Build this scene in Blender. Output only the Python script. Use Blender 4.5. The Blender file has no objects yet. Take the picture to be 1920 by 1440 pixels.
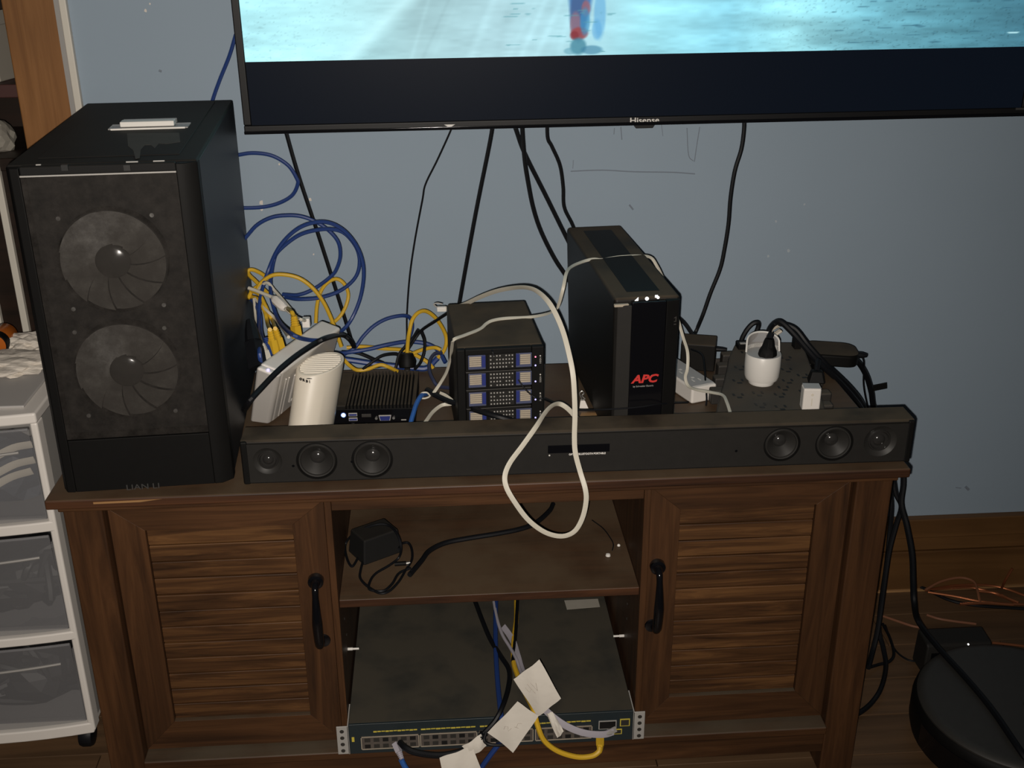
import bpy, bmesh, math, random
import numpy as np
from mathutils import Vector, Matrix
random.seed(4)
scene = bpy.context.scene
COL = scene.collection
# ------------------------------------------------------------------ camera
CX, CY, CZ, YAW, PIT, ROL, FPX = -0.0575, -1.3988, 1.3357, 0.06612, 0.40754, -0.00572, 2110.0
FWD = Vector((math.sin(YAW)*math.cos(PIT), math.cos(YAW)*math.cos(PIT), -math.sin(PIT)))
_R = Vector((math.cos(YAW), -math.sin(YAW), 0)); _U = _R.cross(FWD)
RGT = _R*math.cos(ROL) + _U*math.sin(ROL); UPV = _U*math.cos(ROL) - _R*math.sin(ROL)
CAM = Vector((CX, CY, CZ))
cd = bpy.data.cameras.new('camera'); cam = bpy.data.objects.new('camera', cd); COL.objects.link(cam)
cd.sensor_width = 36; cd.sensor_fit = 'HORIZONTAL'; cd.lens = FPX/1920*36; cd.clip_start = .01
cam.matrix_world = Matrix(((RGT.x, UPV.x, -FWD.x, CX), (RGT.y, UPV.y, -FWD.y, CY), (RGT.z, UPV.z, -FWD.z, CZ), (0, 0, 0, 1)))
scene.camera = cam
# ------------------------------------------------------------------ world, flash, exposure
w = bpy.data.worlds.new('world'); scene.world = w; w.use_nodes = True
w.node_tree.nodes['Background'].inputs[0].default_value = (.62, .66, .74, 1)
w.node_tree.nodes['Background'].inputs[1].default_value = .024
ld = bpy.data.lights.new('phone_flash', 'SPOT'); lo = bpy.data.objects.new('phone_flash', ld); COL.objects.link(lo)
ld.energy = 104; ld.color = (1.0, .915, .825); ld.spot_size = math.radians(112); ld.spot_blend = 1.0; ld.shadow_soft_size = .004
_lp = CAM - RGT*.012 - UPV*.016
_aim = (CAM + FWD*1.8 - RGT*.30 + UPV*.12) - _lp
lo.location = _lp; lo.rotation_euler = _aim.to_track_quat('-Z', 'Y').to_euler()
scene.view_settings.view_transform = 'Standard'; scene.view_settings.look = 'None'
scene.view_settings.exposure = 0.0; scene.view_settings.gamma = 1.0; scene.view_settings.use_curve_mapping = False
# ------------------------------------------------------------------ helpers
def _dir(u, v): return FWD + RGT*((u-960)/FPX) - UPV*((v-720)/FPX)
def P(u, v, y):
    d = _dir(u, v); return CAM + d*((y-CY)/d.y)
def Z(u, v, z):
    d = _dir(u, v); return CAM + d*((z-CZ)/d.z)
def PL(u, v, o, n):
    d = _dir(u, v); o = Vector(o); n = Vector(n); return CAM + d*((o-CAM).dot(n)/d.dot(n))
def lin(c):
    def f(x):
        x /= 255.; return x/12.92 if x <= .04045 else ((x+.055)/1.055)**2.4
    return (f(c[0]), f(c[1]), f(c[2]), 1)
MATS = {}
def mat(name, col, rough=.5, metal=0., spec=.5, emit=None, es=1., alpha=1., var=.0, vscale=30., dust=0., dcol=(.105,.088,.062), bump=0., bscale=200., coat=0.):
    """plain procedural material; var = colour mottling, dust = brown dust lying on upward faces"""
    m = bpy.data.materials.new(name); m.use_nodes = True; nt = m.node_tree; b = nt.nodes['Principled BSDF']
    N = nt.nodes.new; L = nt.links.new
    b.inputs['Roughness'].default_value = rough; b.inputs['Metallic'].default_value = metal
    b.inputs['Specular IOR Level'].default_value = spec; b.inputs['Alpha'].default_value = alpha
    b.inputs['Coat Weight'].default_value = coat; b.inputs['Base Color'].default_value = (*col[:3], 1)
    if emit: b.inputs['Emission Color'].default_value = (*emit, 1); b.inputs['Emission Strength'].default_value = es
    cs = None
    if var or dust or bump:
        tc = N('ShaderNodeTexCoord'); no = N('ShaderNodeTexNoise'); no.inputs['Scale'].default_value = vscale; no.inputs['Detail'].default_value = 6; no.inputs['Roughness'].default_value = .65
        L(tc.outputs['Object'], no.inputs['Vector'])
    if var:
        hs = N('ShaderNodeMix'); hs.data_type = 'RGBA'; hs.inputs[6].default_value = (*[c*(1-var) for c in col[:3]], 1); hs.inputs[7].default_value = (*[min(1, c*(1+var)) for c in col[:3]], 1)
        L(no.outputs['Fac'], hs.inputs[0]); cs = hs.outputs[2]
    if dust:
        g = N('ShaderNodeNewGeometry'); sx = N('ShaderNodeSeparateXYZ'); L(g.outputs['Normal'], sx.inputs[0])
        mr = N('ShaderNodeMapRange'); mr.inputs[1].default_value = .35; mr.inputs[2].default_value = .95; L(sx.outputs['Z'], mr.inputs[0])
        n2 = N('ShaderNodeTexNoise'); n2.inputs['Scale'].default_value = 14; n2.inputs['Detail'].default_value = 5; L(tc.outputs['Object'], n2.inputs['Vector'])
        m2 = N('ShaderNodeMapRange'); m2.inputs[1].default_value = .28; m2.inputs[2].default_value = .55; m2.inputs[3].default_value = .35; L(n2.outputs['Fac'], m2.inputs[0])
        mu = N('ShaderNodeMath'); mu.operation = 'MULTIPLY'; L(mr.outputs[0], mu.inputs[0]); L(m2.outputs[0], mu.inputs[1])
        mv = N('ShaderNodeMath'); mv.operation = 'MULTIPLY_ADD'; mv.inputs[1].default_value = dust; mv.inputs[2].default_value = dust*.04; L(mu.outputs[0], mv.inputs[0])
        mx = N('ShaderNodeMix'); mx.data_type = 'RGBA'; L(mv.outputs[0], mx.inputs[0])
        if cs: L(cs, mx.inputs[6])
        else: mx.inputs[6].default_value = (*col[:3], 1)
        mx.inputs[7].default_value = (*dcol, 1); cs = mx.outputs[2]
        rr = N('ShaderNodeMapRange'); rr.inputs[3].default_value = rough; rr.inputs[4].default_value = .95; L(mv.outputs[0], rr.inputs[0]); L(rr.outputs[0], b.inputs['Roughness'])
    if cs: L(cs, b.inputs['Base Color'])
    if bump:
        nb = N('ShaderNodeTexNoise'); nb.inputs['Scale'].default_value = bscale; L(tc.outputs['Object'], nb.inputs['Vector'])
        bp = N('ShaderNodeBump'); bp.inputs['Strength'].default_value = bump; bp.inputs['Distance'].default_value = .002; L(nb.outputs['Fac'], bp.inputs['Height']); L(bp.outputs[0], b.inputs['Normal'])
    MATS[name] = m; return m
def wood(name, dark, mid, light, axis, scale=1., rough=.5, spec=.35, dust=0., dcol=(.085,.068,.047)):
    """wood with streaks along one axis of the object"""
    m = bpy.data.materials.new(name); m.use_nodes = True; nt = m.node_tree; b = nt.nodes['Principled BSDF']; N = nt.nodes.new; L = nt.links.new
    tc = N('ShaderNodeTexCoord'); mp = N('ShaderNodeMapping'); s = [34*scale]*3; s['xyz'.index(axis)] = 2.0*scale; mp.inputs['Scale'].default_value = s
    oi = N('ShaderNodeObjectInfo'); ml = N('ShaderNodeMath'); ml.operation = 'MULTIPLY'; ml.inputs[1].default_value = 37.; L(oi.outputs['Random'], ml.inputs[0])
    va = N('ShaderNodeVectorMath'); va.operation = 'ADD'; L(tc.outputs['Object'], va.inputs[0]); L(ml.outputs[0], va.inputs[1]); L(va.outputs[0], mp.inputs[0])
    n1 = N('ShaderNodeTexNoise'); n1.inputs['Scale'].default_value = 1.; n1.inputs['Detail'].default_value = 8; n1.inputs['Roughness'].default_value = .62; n1.inputs['Distortion'].default_value = .9; L(mp.outputs[0], n1.inputs['Vector'])
    cr = N('ShaderNodeValToRGB'); e = cr.color_ramp.elements; e[0].position = .3; e[0].color = (*dark, 1); e[1].position = .72; e[1].color = (*light, 1); q = e.new(.5); q.color = (*mid, 1)
    L(n1.outputs['Fac'], cr.inputs[0]); cs = cr.outputs[0]
    n3 = N('ShaderNodeTexNoise'); n3.inputs['Scale'].default_value = 5.; L(va.outputs[0], n3.inputs['Vector'])
    mr3 = N('ShaderNodeMapRange'); mr3.inputs[3].default_value = .65; mr3.inputs[4].default_value = 1.35; L(n3.outputs['Fac'], mr3.inputs[0])
    mm = N('ShaderNodeVectorMath'); mm.operation = 'SCALE'; L(cs, mm.inputs[0]); L(mr3.outputs[0], mm.inputs['Scale']); cs = mm.outputs[0]
    if dust:
        g = N('ShaderNodeNewGeometry'); sx = N('ShaderNodeSeparateXYZ'); L(g.outputs['Normal'], sx.inputs[0])
        mr = N('ShaderNodeMapRange'); mr.inputs[1].default_value = .5; mr.inputs[2].default_value = .95; L(sx.outputs['Z'], mr.inputs[0])
        n2 = N('ShaderNodeTexNoise'); n2.inputs['Scale'].default_value = 9; n2.inputs['Detail'].default_value = 7; L(tc.outputs['Object'], n2.inputs['Vector'])
        m2 = N('ShaderNodeMapRange'); m2.inputs[1].default_value = .3; m2.inputs[2].default_value = .62; m2.inputs[3].default_value = .35; L(n2.outputs['Fac'], m2.inputs[0])
        mu = N('ShaderNodeMath'); mu.operation = 'MULTIPLY'; L(mr.outputs[0], mu.inputs[0]); L(m2.outputs[0], mu.inputs[1])
        mv = N('ShaderNodeMath'); mv.operation = 'MULTIPLY'; mv.inputs[1].default_value = dust; L(mu.outputs[0], mv.inputs[0])
        mx = N('ShaderNodeMix'); mx.data_type = 'RGBA'; L(mv.outputs[0], mx.inputs[0]); L(cs, mx.inputs[6]); mx.inputs[7].default_value = (*dcol, 1); cs = mx.outputs[2]
    L(cs, b.inputs['Base Color']); b.inputs['Roughness'].default_value = rough; b.inputs['Specular IOR Level'].default_value = spec
    bp = N('ShaderNodeBump'); bp.inputs['Strength'].default_value = .25; bp.inputs['Distance'].default_value = .001; L(n1.outputs['Fac'], bp.inputs['Height']); L(bp.outputs[0], b.inputs['Normal'])
    MATS[name] = m; return m
class MB:
    """collects shapes, then links them as ONE mesh object"""
    def __init__(s): s.v = []; s.f = []
    def add(s, vs, fs):
        o = len(s.v); s.v += [tuple(v) for v in vs]; s.f += [tuple(i+o for i in f) for f in fs]; return s
    def box(s, x0, x1, y0, y1, z0, z1):
        vs = [(x0,y0,z0),(x1,y0,z0),(x1,y1,z0),(x0,y1,z0),(x0,y0,z1),(x1,y0,z1),(x1,y1,z1),(x0,y1,z1)]
        return s.add(vs, [(0,3,2,1),(4,5,6,7),(0,1,5,4),(1,2,6,5),(2,3,7,6),(3,0,4,7)])
    def hexa(s, vs): return s.add(vs, [(0,3,2,1),(4,5,6,7),(0,1,5,4),(1,2,6,5),(2,3,7,6),(3,0,4,7)])
    def prism(s, poly, vec):
        """closed polygon (list of 3D points) swept along vec"""
        n = len(poly); vec = Vector(vec); a = [Vector(p) for p in poly]
        return s.add(a+[p+vec for p in a], [tuple(range(n-1,-1,-1)), tuple(range(n,2*n))]+[(i,(i+1)%n,n+(i+1)%n,n+i) for i in range(n)])
    def lathe(s, prof, c=(0,0,0), ax='z', n=24, m=None):
        """prof = [(radius, height)...] turned round an axis through c"""
        vs = []; k = len(prof)
        for r, h in prof:
            for i in range(n):
                a = 2*math.pi*i/n; x, y = r*math.cos(a), r*math.sin(a)
                p = {'z': (x, y, h), 'y': (x, h, -y), 'x': (h, x, y)}[ax]
                if m is not None: p = m @ Vector(p)
                vs.append((p[0]+c[0], p[1]+c[1], p[2]+c[2]))
        fs = [(j*n+i, j*n+(i+1)%n, (j+1)*n+(i+1)%n, (j+1)*n+i) for j in range(k-1) for i in range(n)]
        fs += [tuple(range(n-1,-1,-1)), tuple(range((k-1)*n, k*n))]
        return s.add(vs, fs)
    def tube(s, pts, r, n=8, flat=None, up=None):
        """round (or flat = (half width, half thickness)) section swept along pts"""
        pts = [Vector(p) for p in pts]; k = len(pts); rs = r if isinstance(r, (list, tuple)) else [r]*k
        T = []
        for i in range(k):
            t = pts[min(i+1,k-1)]-pts[max(i-1,0)]; T.append(t.normalized() if t.length > 1e-9 else Vector((0,0,1)))
        u = Vector(up) if up is not None else (Vector((0,0,1)) if abs(T[0].z) < .9 else Vector((1,0,0)))
        vs = []
        for i in range(k):
            if up is not None: u = Vector(up)
            u = (u-T[i]*u.dot(T[i])); u = u.normalized() if u.length > 1e-6 else T[i].orthogonal().normalized()
            b = T[i].cross(u)
            for j in range(n):
                a = 2*math.pi*j/n
                if flat:
                    ca, sa = math.cos(a), math.sin(a); q = lambda c: math.copysign(abs(c)**.45, c)
                    vs.append(pts[i]+b*(q(ca)*flat[0])+u*(q(sa)*flat[1]))
                else: vs.append(pts[i]+(b*math.cos(a)+u*math.sin(a))*rs[i])
        fs = [(i*n+j, i*n+(j+1)%n, (i+1)*n+(j+1)%n, (i+1)*n+j) for i in range(k-1) for j in range(n)]
        fs += [tuple(range(n-1,-1,-1)), tuple(range((k-1)*n, k*n))]
        return s.add(vs, fs)
    def ring(s, prof, c=(0,0,0), n=32):
        """open turned surface round a y axis through c, no end caps"""
        vs = [(c[0]+r*math.cos(2*math.pi*i/n), c[1]+h, c[2]+r*math.sin(2*math.pi*i/n)) for r, h in prof for i in range(n)]
        return s.add(vs, [(j*n+i,j*n+(i+1)%n,(j+1)*n+(i+1)%n,(j+1)*n+i) for j in range(len(prof)-1) for i in range(n)])
    def build(s, name, m, parent=None, smooth=False, bev=0., seg=2, loc=(0,0,0), rot=None, ang=None):
        me = bpy.data.meshes.new(name); me.from_pydata(s.v, [], s.f); me.validate()
        bm = bmesh.new(); bm.from_mesh(me); bmesh.ops.recalc_face_normals(bm, faces=bm.faces); bm.to_mesh(me); bm.free()
        me.materials.append(MATS[m] if isinstance(m, str) else m)
        if smooth:
            for p in me.polygons: p.use_smooth = True
            me.set_sharp_from_angle(angle=ang or math.radians(40))
        o = bpy.data.objects.new(name, me); COL.objects.link(o); o.location = loc
        if rot: o.rotation_euler = rot
        if parent: o.parent = parent
        if bev:
            b = o.modifiers.new('bevel', 'BEVEL'); b.width = bev; b.segments = seg; b.limit_method = 'ANGLE'; b.angle_limit = math.radians(35)
            for p in me.polygons: p.use_smooth = True
            me.set_sharp_from_angle(angle=math.radians(60)); b.harden_normals = True
        return o
def tag(o, label=None, cat=None, group=None, kind=None):
    if label: o['label'] = label
    if cat: o['category'] = cat
    if group: o['group'] = group
    if kind: o['kind'] = kind
    return o
def thing(name, label, cat, loc=(0,0,0), rz=0, group=None, rot=None):
    o = bpy.data.objects.new(name, None); COL.objects.link(o); o.location = loc; o.rotation_euler = rot or (0,0,rz); o.empty_display_size = .05
    return tag(o, label, cat, group)
def frame_of(o):
    return Matrix.Translation(o.location) @ o.rotation_euler.to_matrix().to_4x4()
def local_y(o, u, v, y=0.):
    """pixel -> local point on the plane local y = y of a thing"""
    M = frame_of(o); n = M.to_3x3() @ Vector((0,1,0)); p = PL(u, v, M @ Vector((0,y,0)), n); return M.inverted() @ p
def local_z(o, u, v, z=0.):
    M = frame_of(o); n = M.to_3x3() @ Vector((0,0,1)); p = PL(u, v, M @ Vector((0,0,z)), n); return M.inverted() @ p
def smooth_path(pts, k=7):
    pts = [Vector(p) for p in pts]; q = [pts[0]*2-pts[1]]+pts+[pts[-1]*2-pts[-2]]; out = []
    for i in range(1, len(q)-2):
        a, b, c, d = q[i-1], q[i], q[i+1], q[i+2]
        for j in range(k):
            t = j/k; out.append(.5*((2*b)+(c-a)*t+(2*a-5*b+4*c-d)*t*t+(3*b-a-3*c+d)*t*t*t))
    out.append(pts[-1]); return out
def path(spec):
    """[(u, v, y)] or 3D vectors -> 3D points"""
    return [p if isinstance(p, Vector) else (Z(p[0], p[1], p[3]) if len(p) == 4 else P(*p)) for p in spec]
def cable(name, spec, r, m, label, cat='cable', group=None, flat=None, up=None, k=7, parent=None):
    pts = smooth_path(path(spec), k); o0 = pts[0].copy() if parent is None else Vector((0,0,0))
    b = MB().tube([p-o0 for p in pts], r, 8 if not flat else 12, flat=flat, up=up)
    o = b.build(name, m, parent, smooth=True, loc=o0)
    if parent is None: tag(o, label, cat, group)
    return o
def text(s, size, m, parent, loc, rot, name='lettering', ext=.0004, shear=0., sx=1., bold=0.):
    c = bpy.data.curves.new(name, 'FONT'); c.body = s; c.size = size; c.extrude = ext; c.align_x = 'CENTER'; c.align_y = 'CENTER'; c.shear = shear; c.offset = bold; c.resolution_u = 3
    o = bpy.data.objects.new(name, c); COL.objects.link(o); bpy.context.view_layer.update()
    me = bpy.data.meshes.new_from_object(o.evaluated_get(bpy.context.evaluated_depsgraph_get())); bpy.data.objects.remove(o); bpy.data.curves.remove(c)
    me.materials.clear(); me.materials.append(MATS[m]); q = bpy.data.objects.new(name, me); COL.objects.link(q); q.parent = parent; q.location = loc; q.rotation_euler = rot; q.scale = (sx, 1, 1); return q
def proj(p):
    d = Vector(p)-CAM; z = d.dot(FWD); return 960+FPX*d.dot(RGT)/z, 720-FPX*d.dot(UPV)/z
FRONT = (math.pi/2, 0, 0)
H = .5771      # table top height
YW = .549      # wall plane
# ------------------------------------------------------------------ materials
mat('black', (.0032,.0030,.0028), .6, var=.25, vscale=60, spec=.18)
mat('black_dusty', (.005,.0048,.0046), .5, var=.2, vscale=50, dust=.72, spec=.2, dcol=(.090,.068,.045))
mat('black_case', (.0105,.0105,.0105), .65, var=.15, vscale=40, dust=.08, spec=.12)
mat('black_case_side', (.007,.008,.011), .45, spec=.3)
mat('black_gloss', (.004,.004,.005), .12)
mat('black_rubber', (.005,.0055,.007), .5, spec=.22)
mat('charcoal', (.028,.026,.023), .5, var=.2, vscale=80)
mat('charcoal_soft', (.0135,.0125,.0112), .6, var=.2, vscale=60, spec=.25)
mat('fan_grey', (.062,.057,.050), .6, var=.25, vscale=40)
mat('fan_hub', (.035,.033,.03), .2, var=.3, vscale=60)
mat('driver_cone', (.02,.019,.0175), .5, var=.15, spec=.3)
mat('driver_dome', (.022,.021,.02), .15)
mat('bezel', (.006,.006,.0065), .45, spec=.3)
mat('white_plastic', (.70,.665,.62), .38, var=.04, vscale=20)
mat('warm_white', (.62,.57,.48), .45, var=.05, vscale=20)
mat('white_paint', (.58,.55,.48), .5, var=.06, vscale=12)
mat('grey_plastic', (.30,.29,.275), .45)
mat('tray_grey', (.40,.385,.37), .5)
mat('white_cable', (.52,.49,.41), .5)
mat('white_shine', (.68,.66,.62), .35)
mat('yellow_cable', (.58,.36,.025), .45, spec=.3)
mat('yellow_print', (.55,.45,.06), .5)
mat('blue_cable', (.016,.042,.17), .42, spec=.35)
mat('blue_bright', (.025,.10,.34), .4)
mat('navy_cable', (.03,.035,.075), .4)
mat('grey_cable', (.36,.34,.38), .5)
mat('steel', (.45,.44,.42), .35, metal=.8)
mat('pewter', (.34,.33,.31), .4, var=.1)
mat('pewter_dark', (.045,.044,.042), .4)
mat('copper', (.55,.20,.09), .3, metal=.85)
mat('copper_jacket', (.20,.085,.045), .3)
mat('switch_body', (.018,.021,.021), .55, var=.25, vscale=18, dust=.85, dcol=(.055,.048,.035), spec=.25)
mat('switch_front', (.014,.022,.026), .45)
mat('port_plate', (.085,.072,.062), .6, var=.35, vscale=90)
mat('socket', (.006,.006,.006), .5)
mat('cream', (.36,.31,.24), .55, var=.15, vscale=90)
mat('blue_lever', (.02,.03,.16), .4)
mat('blue_grey', (.06,.07,.13), .45)
mat('red_print', (.55,.035,.03), .45)
mat('paper', (.66,.62,.55), .8, var=.06, vscale=25, bump=.3, bscale=60)
mat('tissue', (.60,.55,.48), .85, var=.1, vscale=60, bump=.5, bscale=120)
mat('pencil', (.40,.36,.31), .8)
mat('sticker', (.30,.28,.24), .7, var=.15)
mat('amber', (.42,.11,.015), .3)
mat('surge_body', (.022,.02,.018), .5, var=.3, vscale=30, dust=.85, dcol=(.068,.054,.038))
mat('surge_hole', (.004,.004,.004), .6)
mat('adapter_top', (.38,.375,.37), .5)
mat('beige_box', (.28,.26,.22), .7)
mat('dark_red', (.05,.015,.012), .6)
mat('bag_blue', (.05,.06,.08), .5, var=.5, vscale=40)
mat('dark_stuff', (.009,.009,.010), .5, var=.5, vscale=50)
mat('led_white', (.9,.9,.9), .4, emit=(1,1,1), es=1.0)
mat('led_blue', (.3,.5,1), .4, emit=(.35,.62,1), es=3.0)
mat('led_violet', (.3,.3,1), .4, emit=(.45,.42,1), es=1.6)
mat('led_red', (1,.2,.3), .4, emit=(1,.25,.4), es=1.2)
mat('wall_scuff', (.19,.225,.27), .8)
mat('wall_patch', (.38,.43,.47), .8)
mat('wall_chip', (.62,.57,.52), .8)
mat('dust_smear', (.042,.037,.031), .9, var=.3, vscale=50)
DW = ((.026,.0112,.0045), (.050,.0212,.0080), (.080,.0345,.0130))
wood('wood_x', *DW, 'x', scale=1.7, dust=.85)
wood('wood_z', *DW, 'z', scale=1.7)
wood('wood_slat', (.022,.0095,.0036), (.062,.0270,.0098), (.138,.064,.022), 'x', scale=2.4)
wood('wood_dark', (.006,.003,.0016), (.012,.006,.003), (.02,.009,.005), 'x')
wood('wood_top', (.016,.007,.0035), (.045,.018,.008), (.085,.034,.014), 'x', dust=.95, dcol=(.096,.066,.040))
wood('wood_base', (.078,.036,.0125), (.112,.054,.018), (.15,.073,.025), 'x', scale=.5)
wood('wood_floor', (.062,.036,.019), (.10,.058,.030), (.135,.076,.038), 'x', scale=.6, rough=.45)
wood('ply', (.17,.072,.021), (.22,.098,.030), (.27,.125,.042), 'z', scale=1.4, rough=.6)
wood('wood_raw', (.2,.1,.04), (.3,.17,.07), (.4,.22,.1), 'x')
# frosted drawer plastic and the tower's dust-clogged mesh: thin see-through sheets
def sheet(name, col, op, rough, scale=0, amp=0):
    m = bpy.data.materials.new(name); m.use_nodes = True; nt = m.node_tree; N = nt.nodes.new; L = nt.links.new; b = nt.nodes['Principled BSDF']
    b.inputs['Base Color'].default_value = (*col, 1); b.inputs['Roughness'].default_value = rough
    tr = N('ShaderNodeBsdfTransparent'); mx = N('ShaderNodeMixShader'); L(tr.outputs[0], mx.inputs[1]); L(b.outputs[0], mx.inputs[2]); L(mx.outputs[0], nt.nodes['Material Output'].inputs[0])
    if scale:
        tc = N('ShaderNodeTexCoord'); n = N('ShaderNodeTexNoise'); n.inputs['Scale'].default_value = scale; n.inputs['Detail'].default_value = 8; n.inputs['Roughness'].default_value = .7; L(tc.outputs['Object'], n.inputs['Vector'])
        r = N('ShaderNodeMapRange'); r.inputs[1].default_value = .3; r.inputs[2].default_value = .75; r.inputs[3].default_value = op-amp; r.inputs[4].default_value = op+amp; L(n.outputs['Fac'], r.inputs[0]); L(r.outputs[0], mx.inputs[0])
    else: mx.inputs[0].default_value = op
    MATS[name] = m
sheet('frosted', (.26,.26,.27), .40, .4)
sheet('mesh_sheet', (.019,.015,.0118), .50, .75, 45, .30)
sheet('clear_film', (.5,.48,.46), .5, .15)
# blue wall paint, slightly blotchy
def wallmat():
    m = mat('wall_blue', (.30,.375,.445), .8, spec=.25)
    nt = m.node_tree; N = nt.nodes.new; L = nt.links.new; b = nt.nodes['Principled BSDF']
    tc = N('ShaderNodeTexCoord'); n = N('ShaderNodeTexNoise'); n.inputs['Scale'].default_value = 2.2; n.inputs['Detail'].default_value = 6; n.inputs['Roughness'].default_value = .6; L(tc.outputs['Object'], n.inputs['Vector'])
    x = N('ShaderNodeMix'); x.data_type = 'RGBA'; x.inputs[6].default_value = (.254,.321,.385,1); x.inputs[7].default_value = (.288,.357,.430,1); L(n.outputs['Fac'], x.inputs[0]); L(x.outputs[2], b.inputs['Base Color'])
    n2 = N('ShaderNodeTexNoise'); n2.inputs['Scale'].default_value = 160; L(tc.outputs['Object'], n2.inputs['Vector']); bp = N('ShaderNodeBump'); bp.inputs['Strength'].default_value = .12; bp.inputs['Distance'].default_value = .001; L(n2.outputs['Fac'], bp.inputs['Height']); L(bp.outputs[0], b.inputs['Normal'])
wallmat()
# ------------------------------------------------------------------ setting
XE = -.652     # the blue wall ends here at the bookcase
wall = tag(MB().box(XE, 2.4, YW, YW+.12, 0, 2.5).build('wall_back', 'wall_blue'), kind='structure')
fl = tag(MB().box(-2.2, 2.4, -2.2, 1.0, -.06, -.014).build('floor', 'wood_dark'), kind='structure')
pw = .098; rows = 13
for r in range(rows):
    y1 = YW-r*pw; off = [0, .43, .21, .62][r % 4]
    x = -1.6-off
    while x < 1.9:
        x1 = x+.94
        MB().box(x+.0006, x1-.0006, y1-pw+.0007, y1-.0007, -.016, 0).build('floorboard', 'wood_floor', fl, bev=.0012, seg=1); x = x1
# baseboard: lower board, quarter ledge, upper board
b = tag(MB().box(.2, 2.4, YW-.016, YW, 0, .094).build('baseboard_back', 'wood_base', bev=.002), kind='structure')
MB().box(.2, 2.4, YW-.012, YW, .094, .128).build('ledge_strip', 'wood_base', b, bev=.003)
MB().box(.2, 2.4, YW-.02, YW, .128, .172).build('cap_strip', 'wood_base', b, bev=.003)
MB().box(.62, 2.4, YW-.021, YW-.016, 0, .004).build('floor_gap_strip', 'wood_raw', b)
# scuffs and chips on the paint: flat marks of their own shape
sc = MB()
def mark(pts, wd, m='wall_scuff', name='scuff'):
    MB().tube(smooth_path([P(u, v, YW-.0002) for u, v in pts], 5), wd, 6).build(name, m, wall)
mark([(1070,321),(1130,319),(1190,322),(1260,323),(1303,326)], .0011)
mark([(1288,240),(1291,290),(1300,302)], .0008); mark([(1312,238),(1306,275),(1302,303)], .0008)
mark([(1164,238),(1166,262)], .0009); mark([(1152,240),(1151,252)], .0007); mark([(1240,232),(1243,255)], .0006)
mark([(1180,384),(1187,393)], .0018); mark([(298,132),(303,134)], .002); mark([(1075,300),(1074,316)], .0006)
mark([(1810,912),(1816,918)], .003); mark([(1792,914),(1802,915)], .001)
for u, v, r in ((524,308,.0022),(490,380,.0045),(491,392,.003),(281,7,.002),(273,20,.0028),(582,374,.003),(588,477,.002),(1478,470,.004),(1455,415,.0025),(1440,480,.003),(1508,383,.002)):
    c = P(u, v, YW); 
    n = 7; pl = [(c.x+r*math.cos(i*2*math.pi/n)*random.uniform(.5,1), YW-.0004, c.z+r*math.sin(i*2*math.pi/n)*random.uniform(.7,1.3)) for i in range(n)]
    MB().prism(pl, (0,.0006,0)).build('paint_chip', 'wall_chip' if u < 700 else 'wall_patch', wall)
# white casing strip where the wall ends
tr = tag(MB().box(XE, XE+.012, YW-.012, YW, 0, 2.5).build('trim_1', 'white_paint', bev=.002), kind='structure')
MB().box(XE-.010, XE-.0005, YW-.003, YW+.03, 0, 2.5).build('trim_back_strip', 'grey_plastic', tr)
# alcove bookcase left of the strip
bk = thing('bookcase', 'tall plywood bookcase set in the opening left of the blue wall', 'bookcase', (-1.0, YW+.03, 0))
def L0(o, x): return x-o.location.x
x0, x1 = P(4,20,YW).x, P(109,20,YW).x
MB().box(x0+1.0, x1+1.0, -.03, .30, 0, 2.4).build('side_panel', 'ply', bk, bev=.003)
MB().box(-.6, x0+1.0, .30, .31, 0, 2.4).build('back_panel', 'wood_dark', bk)
zs = P(0,303,YW).z
for zz in (zs, 1.055, 1.36, 1.66):
    MB().box(-.6, x0+1.0, -.005, .30, zz-.022, zz).build('shelf', 'wood_dark' if zz != 1.055 else 'dark_red', bk, bev=.002)
MB().box(-.6, x0+1.0, .0, .02, .0, zs-.022).build('lower_panel', 'wood_dark', bk)
for uu, vv in ((24,470),(2,612)):
    xx = P(uu, vv, YW+.028).x+1.0
    MB().box(xx-.006, xx+.006, -.012, .0, .0, zs-.0).build('white_edge_strip', 'white_paint', bk, bev=.002)
# what shows on its shelves
bx = thing('carton', 'creased pale carton on the bookcase shelf beside the plywood panel', 'box', (-.835, YW+.06, 1.055), -.2)
MB().hexa([(-.05,0,0),(.05,0,0),(.05,.1,0),(-.05,.1,0),(-.055,.005,.085),(.043,.0,.09),(.045,.1,.09),(-.05,.1,.085)]).build('carton_body', 'beige_box', bx, bev=.003)
MB().hexa([(-.055,.005,.085),(.043,0,.09),(.045,.1,.09),(-.05,.1,.085),(-.05,.01,.10),(.03,.012,.112),(.035,.1,.11),(-.05,.1,.1)]).build('flap', 'sticker', bx)
cl = MB(); rr = random.Random(3)
def crumple(name, m, label, cat, loc, sx, sy, sz, seed, sub=3, amp=.35, group=None):
    bm = bmesh.new(); bmesh.ops.create_icosphere(bm, subdivisions=sub, radius=1); r = random.Random(seed); ax = [Vector((r.uniform(-1,1), r.uniform(-1,1), r.uniform(-1,1))).normalized() for _ in range(16)]
    fr = [r.uniform(3, 8) for _ in ax]; ph = [r.uniform(0, 6) for _ in ax]
    for v in bm.verts:
        n = v.co.normalized(); d = sum(abs(math.sin(f*n.dot(a)+p))-.6 for a, f, p in zip(ax, fr, ph))/len(ax)
        v.co = n*(1+amp*2.2*d); v.co.x *= sx; v.co.y *= sy; v.co.z = max(0, v.co.z*sz+sz*.55)
    me = bpy.data.meshes.new(name); bm.to_mesh(me); bm.free(); me.materials.append(MATS[m]); o = bpy.data.objects.new(name, me); COL.objects.link(o); o.location = loc
    return tag(o, label, cat, group)
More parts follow.
